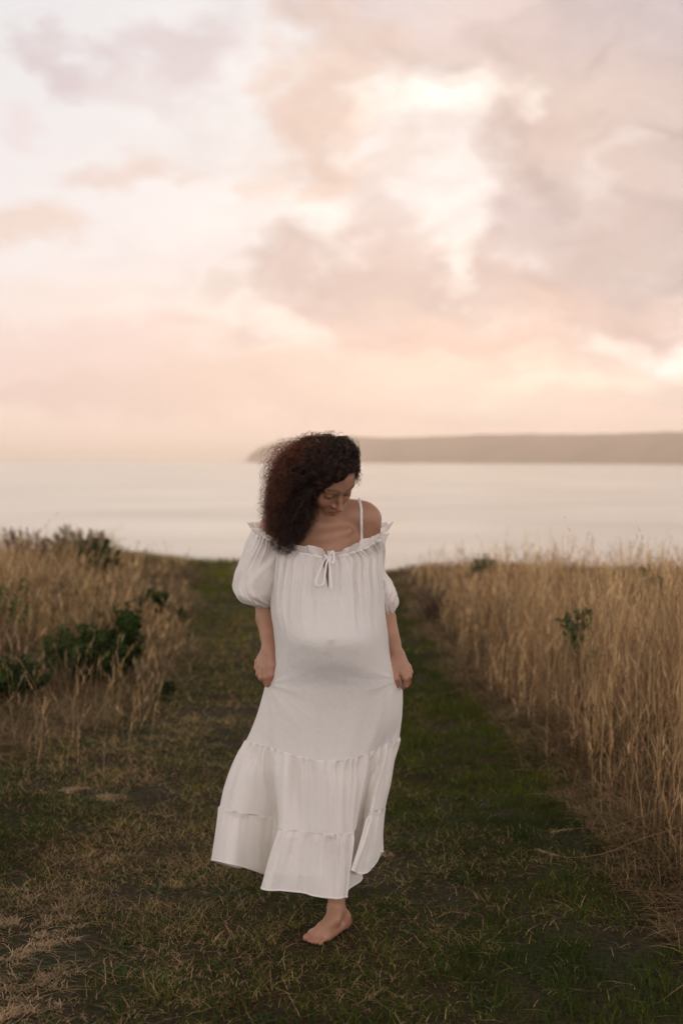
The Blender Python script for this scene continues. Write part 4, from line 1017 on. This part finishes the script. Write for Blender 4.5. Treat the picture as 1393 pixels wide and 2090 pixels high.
# under-dress, its strap, and the tie
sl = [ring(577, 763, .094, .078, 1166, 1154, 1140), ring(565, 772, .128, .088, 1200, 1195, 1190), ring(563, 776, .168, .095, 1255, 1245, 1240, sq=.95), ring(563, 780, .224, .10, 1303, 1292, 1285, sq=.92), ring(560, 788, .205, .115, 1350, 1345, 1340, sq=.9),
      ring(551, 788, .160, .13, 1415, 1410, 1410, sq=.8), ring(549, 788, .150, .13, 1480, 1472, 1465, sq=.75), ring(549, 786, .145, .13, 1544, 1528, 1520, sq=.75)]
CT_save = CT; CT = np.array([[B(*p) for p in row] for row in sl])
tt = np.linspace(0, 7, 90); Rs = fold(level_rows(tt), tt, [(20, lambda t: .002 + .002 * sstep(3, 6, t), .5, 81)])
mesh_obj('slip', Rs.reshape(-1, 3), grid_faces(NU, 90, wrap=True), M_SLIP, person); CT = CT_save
def ribbon_tube(pts, w, th_, name, parent, mat, twist=None):
    """flat soft band with rounded edges along points"""
    p = np.asarray(pts); T = np.gradient(p, axis=0); T /= np.linalg.norm(T, axis=1, keepdims=True)
    nrm = np.tile(np.array([0, -1., 0]), (len(p), 1)) if twist is None else twist
    nrm = nrm - T * np.sum(nrm * T, 1, keepdims=True); nrm /= np.linalg.norm(nrm, axis=1, keepdims=True) + 1e-9
    sd = np.cross(T, nrm); a = np.arange(10) / 10 * 2 * np.pi
    V = p[:, None, :] + sd[:, None, :] * (np.cos(a) * w)[None, :, None] + nrm[:, None, :] * (np.sin(a) * th_)[None, :, None]
    cap = [np.arange(10)[None, ::-1], (np.arange(10) + (len(p) - 1) * 10)[None, :]]
    return mesh_obj(name, V.reshape(-1, 3), [grid_faces(10, len(p), wrap=True)] + cap, mat, parent)
sp = []; sn = []
for py in np.linspace(1116, 1024, 40):
    px = 736.5 + 1.5 * (py - 1024) / 90 - 3.0 * np.clip((1040 - py) / 16, 0, 1) ** 2
    q = on_body(px, py, .0035)
    if q is not None: sp.append(q); sn.append(q)
sp = np.array(sp)
# smooth and carry the strap over the shoulder to the back
for _ in range(6): sp[1:-1] = (sp[:-2] + sp[1:-1] * 2 + sp[2:]) / 4
last = sp[-1]; over = []
for k in range(1, 16):
    a = k / 15 * math.pi * .9
    over.append(last + np.array([.0, .045 * (1 - math.cos(a)) + .004 * k, .010 * math.sin(a) - .008 * max(0, k - 8)]))
over = np.array(over); pth = np.concatenate([sp, over])
up = np.concatenate([np.tile([0, -1., .25], (len(sp) - 8, 1)), np.stack([np.zeros(8), np.linspace(-1, -.3, 8), np.linspace(.25, 1, 8)], 1), np.tile([0, 0.2, 1.], (len(over), 1))])
strap = ribbon_tube(pth, .0042, .0012, 'shoulder_strap', person, M_WELT, up)
strap2 = None
def tie(pts, w, name='tie_string'):
    q = crom(np.array([B(*p) for p in pts]), np.linspace(0, len(pts) - 1, 60)); return ribbon_tube(q, w, .0017, name, dress, M_WELT)
tie([(668, 1136, -.118), (660, 1146, -.135), (652, 1165, -.158), (645, 1183, -.180), (645, 1193, -.188), (652, 1196, -.190), (660, 1190, -.186), (663, 1170, -.170), (666, 1150, -.150), (672, 1138, -.124)], .0030)
tie([(670, 1137, -.122), (675, 1128, -.122), (680, 1126, -.124), (681, 1140, -.132), (679, 1150, -.138), (674, 1146, -.134), (670, 1138, -.124)], .0030)
tie([(670, 1138, -.124), (672, 1152, -.146), (674, 1175, -.172), (676, 1196, -.186), (677, 1203, -.190)], .0030)
tie([(662, 1132, -.116), (667, 1138, -.126), (672, 1142, -.128), (674, 1136, -.122)], .0040, 'tie_knot')

# ------------------------------------------------------------------ hair
r = np.random.default_rng(5)
hf = Field((-.34, Y0 - .30, 1.15), (.15, Y0 + .20, 1.66), .005)
hf.ell(H(0, -.018, .032), (.075, .093, .083), .02, HM)
hf.chain([H(-.03, -.02, .04), B(618, 990, -.06), B(600, 1040, -.06), B(592, 1080, -.075), B(586, 1108, -.085)], [.066, .058, .044, .034, .014], .02)
hf.chain([B(648, 955, -.09), B(622, 1010, -.10), B(608, 1060, -.10)], [.036, .028, .022], .02)
# keep the face clear
hf.ell(H(0.004, .075, -.045), (.052, .06, .088), .01, HM, sub=True)
hv, hq = hf.mesh()
hv = hv + .006 * np.stack([noise2(hv[:, 2] * 60, hv[:, 0] * 60), noise2(hv[:, 2] * 55, hv[:, 1] * 60 + 9), noise2(hv[:, 0] * 60, hv[:, 1] * 60)], -1)
hair = mesh_obj('hair', hv, hq, M_HAIR, person, np.tile(np.array([.014, .009, .007]), (len(hv), 1)))
tag(hair, 'long dark brown curly hair swept over one shoulder')

from math import pi
def face_zone(px, py):
    """photo region where the face shows, left free of strands"""
    top = np.interp(px, [650, 662, 680, 700, 720, 728], [1022, 1000, 987, 979, 972, 972])
    lf_ = np.interp(py, [975, 1000, 1022, 1045, 1070, 1090, 1112], [712, 662, 652, 651, 652, 640, 610])
    return (py > top) & (px > lf_) & (py < 1120)
hull = lambda y: np.interp(y, [880, 905, 930, 955, 980, 1030, 1080, 1110, 1135, 1150], [655, 608, 580, 566, 556, 547, 546, 556, 575, 620])
NL = 1050; SP = 13; K = 54
# lock roots on the scalp
roots = []; rn = []
while len(roots) < NL:
    v = r.normal(0, 1, 3); v /= np.linalg.norm(v)
    p = v * np.array([.076, .096, .086]) + np.array([0, -.012, .03])   # local (side, front, up)
    if p[1] > .050 + .25 * max(0, .03 - p[2]) and p[2] < .072: continue      # face
    if p[2] < -.035: continue
    roots.append(H(*p)); rn.append(HL * v[0] + HF * v[1] + HU * v[2])
roots = np.array(roots); rn = np.array(rn)
side = (roots - HC) @ HL
# ends: most locks come down in front of the viewer's left shoulder
e = r.random(NL); ex = np.where(e < .72, r.normal(588, 21, NL), r.normal(563, 14, NL)); ey = np.where(e < .72, r.uniform(1030, 1132, NL), r.uniform(930, 1100, NL))
ey = np.minimum(ey, np.interp(ex, [535, 550, 575, 600, 625, 650], [1085, 1112, 1135, 1128, 1085, 1060]))
ed = r.uniform(-.135, .03, NL); ed = np.where(ex > 590, np.minimum(ed, -.06), ed)
short = (side > .030) & (r.random(NL) < .50)
P3 = B(ex, ey, ed)
P1 = roots + rn * r.uniform(.022, .045, NL)[:, None] + np.array([-.018, 0, .012])
mid = np.interp(r.random(NL), [0, 1], [.35, .6])
P2 = P3 + np.array([.01, 0, 1.]) * ((roots[:, 2] - P3[:, 2]) * mid)[:, None] + np.stack([r.normal(-.012, .018, NL), r.normal(-.01, .02, NL), 0 * ex], -1)
# crown and right side locks stay short and lie on the head
P3[short] = roots[short] + rn[short] * r.uniform(.018, .04, short.sum())[:, None] + np.stack([r.uniform(-.07, .0, short.sum()), r.normal(0, .01, short.sum()), r.uniform(-.05, .03, short.sum())], -1)
P1[short] = roots[short] + rn[short] * .02; P2[short] = (P3[short] + roots[short]) / 2 + rn[short] * .025
s = np.linspace(0, 1, K)[None, :, None]
base = (1 - s) ** 3 * roots[:, None] + 3 * (1 - s) ** 2 * s * P1[:, None] + 3 * (1 - s) * s ** 2 * P2[:, None] + s ** 3 * P3[:, None]
# keep locks outside the skull
loc = np.einsum('ij,nkj->nki', HM, base - HC) - np.array([0, -.012, .03])
rr_ = np.sqrt((loc[..., 0] / .080) ** 2 + (loc[..., 1] / .100) ** 2 + (loc[..., 2] / .090) ** 2)
push = np.maximum(1, 1.04 / np.maximum(rr_, .2)); loc2 = loc * push[..., None] + np.array([0, -.012, .03])
base = HC + np.einsum('nki,ij->nkj', loc2, HM)
length = np.linalg.norm(np.diff(base, axis=1), axis=2).sum(1)
T = np.gradient(base, axis=1); T /= np.linalg.norm(T, axis=2, keepdims=True) + 1e-9
A = np.cross(T, np.array([.2, .9, .3])); A /= np.linalg.norm(A, axis=2, keepdims=True) + 1e-9; Bn = np.cross(T, A)
turns = length / r.uniform(.030, .056, NL); phase = r.uniform(0, 6.283, NL); radc = r.uniform(.0065, .0150, NL); hand_ = r.choice([-1, 1], NL)
all_p = []; all_c = []
tone = np.array([.031, .0185, .0115]); lockt = r.uniform(.35, 1.2, NL) ** 1.5 * 1.9
for q in range(SP):
    jit = r.normal(0, 1, (NL, 3)) * .0022 + (r.random((NL, 1)) < .2) * r.normal(0, 1, (NL, 3)) * .010
    ph_ = phase + r.normal(0, .28, NL); tu = turns * r.normal(1, .025, NL); rc = radc * r.uniform(.6, 1.35, NL)
    sa = np.linspace(0, 1, K)[None, :]; an = hand_[:, None] * (tu[:, None] * 2 * pi * sa) + ph_[:, None]
    grow = np.clip(sa * 5, 0, 1) * (.75 + .5 * sa)
    p = base + (A * np.cos(an)[..., None] + Bn * np.sin(an)[..., None]) * (rc[:, None] * grow)[..., None] + jit[:, None, :] * (sa * 1.6)[..., None]
    p = p + .004 * np.stack([noise2(p[..., 2] * 30 + q, p[..., 0] * 30), noise2(p[..., 0] * 30 + q, p[..., 1] * 30), 0 * sa + 0 * an], -1)
    hx, hy = proj(p); bad = face_zone(hx, hy).any(1) | (hx.max(1) > 736) | (hy.min(1) < 889) | (hx < hull(hy) - r.gamma(1.5, 5, NL)[:, None]).any(1)
    rim_glow = np.exp(-np.clip((hx[:, K // 2:] - hull(hy[:, K // 2:])).mean(1), 0, 300) / 16)[:, None]  # strands by the left outline turn orange: backlight put into their colour
    all_p.append(p[~bad]); all_c.append(((tone * (1 - rim_glow) + np.array([.105, .052, .023]) * rim_glow) * (lockt * r.uniform(.8, 1.2, NL))[:, None])[~bad])
# flyaways: loose frizz on the windward side and over the crown
NF = 2800
bx0, by0 = proj(base[:, 10:K - 4]); wgt = np.exp(-np.clip(bx0 - hull(by0), 0, 400) / 22) + .06 * np.exp(-np.abs(by0 - 905) / 15); wgt = (wgt / wgt.sum()).ravel()
pick = r.choice(wgt.size, NF, p=wgt); ii, kk = pick // bx0.shape[1], pick % bx0.shape[1] + 10; st_ = base[ii, kk]
left_ = r.random(NF) < .74
dirx = np.where(left_, r.uniform(-1, -.25, NF), r.uniform(-.6, .6, NF)); dirz = np.where(left_, r.uniform(-.6, .5, NF), r.uniform(.1, 1, NF))
dv = np.stack([dirx, r.normal(0, .35, NF), dirz], -1); dv /= np.linalg.norm(dv, axis=1, keepdims=True)
ln = r.gamma(3, .017, NF) + .018; sa = np.linspace(0, 1, K)[None, :, None]
p = st_[:, None] + dv[:, None] * ln[:, None, None] * sa * 1.25 + np.array([0, 0, -.03]) * sa ** 2
rad_f = (r.uniform(.004, .011, NF))[:, None, None] * np.clip(sa * 3, 0, 1); tf = (ln / r.uniform(.018, .04, NF))[:, None, None]
ph_ = r.uniform(0, 6.28, NF)[:, None, None]
ax = np.cross(dv, np.array([.1, .95, .2])); ax /= np.linalg.norm(ax, axis=1, keepdims=True); bx_ = np.cross(dv, ax)
p = p + ax[:, None] * np.cos(tf * 6.283 * sa + ph_) * rad_f + bx_[:, None] * np.sin(tf * 6.283 * sa + ph_) * rad_f
hx, hy = proj(p); bad = face_zone(hx, hy).any(1) | (hx.max(1) > 740) | (hx < hull(hy) - r.gamma(2, 17, NF)[:, None]).any(1) | (hx.min(1) < 522) | (hy.max(1) > 1150) | (hy.min(1) < 878)
all_p.append(p[~bad]); all_c.append((np.array([.15, .075, .032]) * r.uniform(.4, 1.3, NF)[:, None])[~bad])  # flyaways coloured orange too, as if glowing from behind
allp = np.concatenate(all_p); allc = np.concatenate(all_c)
nc = len(allp); rads = np.full(nc, .00060); rads[-(~bad).sum():] = .00055
v, f, per = tubes(allp, rads, 3)
curls = mesh_obj('curls', v, f, M_HAIR, hair, np.repeat(allc, per, 0))
# short loose ringlets at the temple on the viewer's right
NT = 90; st_ = B(r.normal(725, 3.5, NT), r.uniform(945, 972, NT), r.uniform(-.11, -.03, NT))
sa = np.linspace(0, 1, K)[None, :, None]; ln = r.uniform(.012, .040, NT)[:, None, None]
p = st_[:, None] + np.array([.12, 0, -1.]) * ln * sa; tf = ln / r.uniform(.012, .022, NT)[:, None, None]; rf = r.uniform(.003, .0065, NT)[:, None, None] * np.clip(sa * 3, 0, 1); ph_ = r.uniform(0, 6.28, NT)[:, None, None]
p[..., 0:1] += np.cos(tf * 6.28 * sa + ph_) * rf; p[..., 1:2] += np.sin(tf * 6.28 * sa + ph_) * rf
v, f, per = tubes(p, np.full(NT, .0005), 3)
tem = mesh_obj('temple_ringlets', v, f, M_HAIR, hair, np.tile(np.array([.07, .038, .018]), (len(v), 1)))
print('strands', nc, 'lawn blades', len(pts))

# ------------------------------------------------------------------ haze over the sea
hx_, hy0, hy1, zb, zt = 66000, -66000, 66000, SEA_Z - 60, 200
cv = np.array([(x, y, z) for z in (zb, zt) for y in (hy0, hy1) for x in (-hx_, hx_)], float)
cf = np.array([(0, 2, 3, 1), (4, 5, 7, 6), (0, 1, 5, 4), (1, 3, 7, 5), (3, 2, 6, 7), (2, 0, 4, 6)])
m, t = new_mat('sea_haze'); pv = t.nodes.new('ShaderNodeVolumePrincipled')
pv.inputs['Color'].default_value = (1, .90, .80, 1); pv.inputs['Density'].default_value = 7e-5; pv.inputs['Anisotropy'].default_value = .7
o = t.nodes.new('ShaderNodeOutputMaterial'); t.links.new(pv.outputs[0], o.inputs['Volume'])
m.cycles.homogeneous_volume = True
hzo = mesh_obj('haze', cv, cf, m, smooth=False); tag(hzo, kind='stuff')
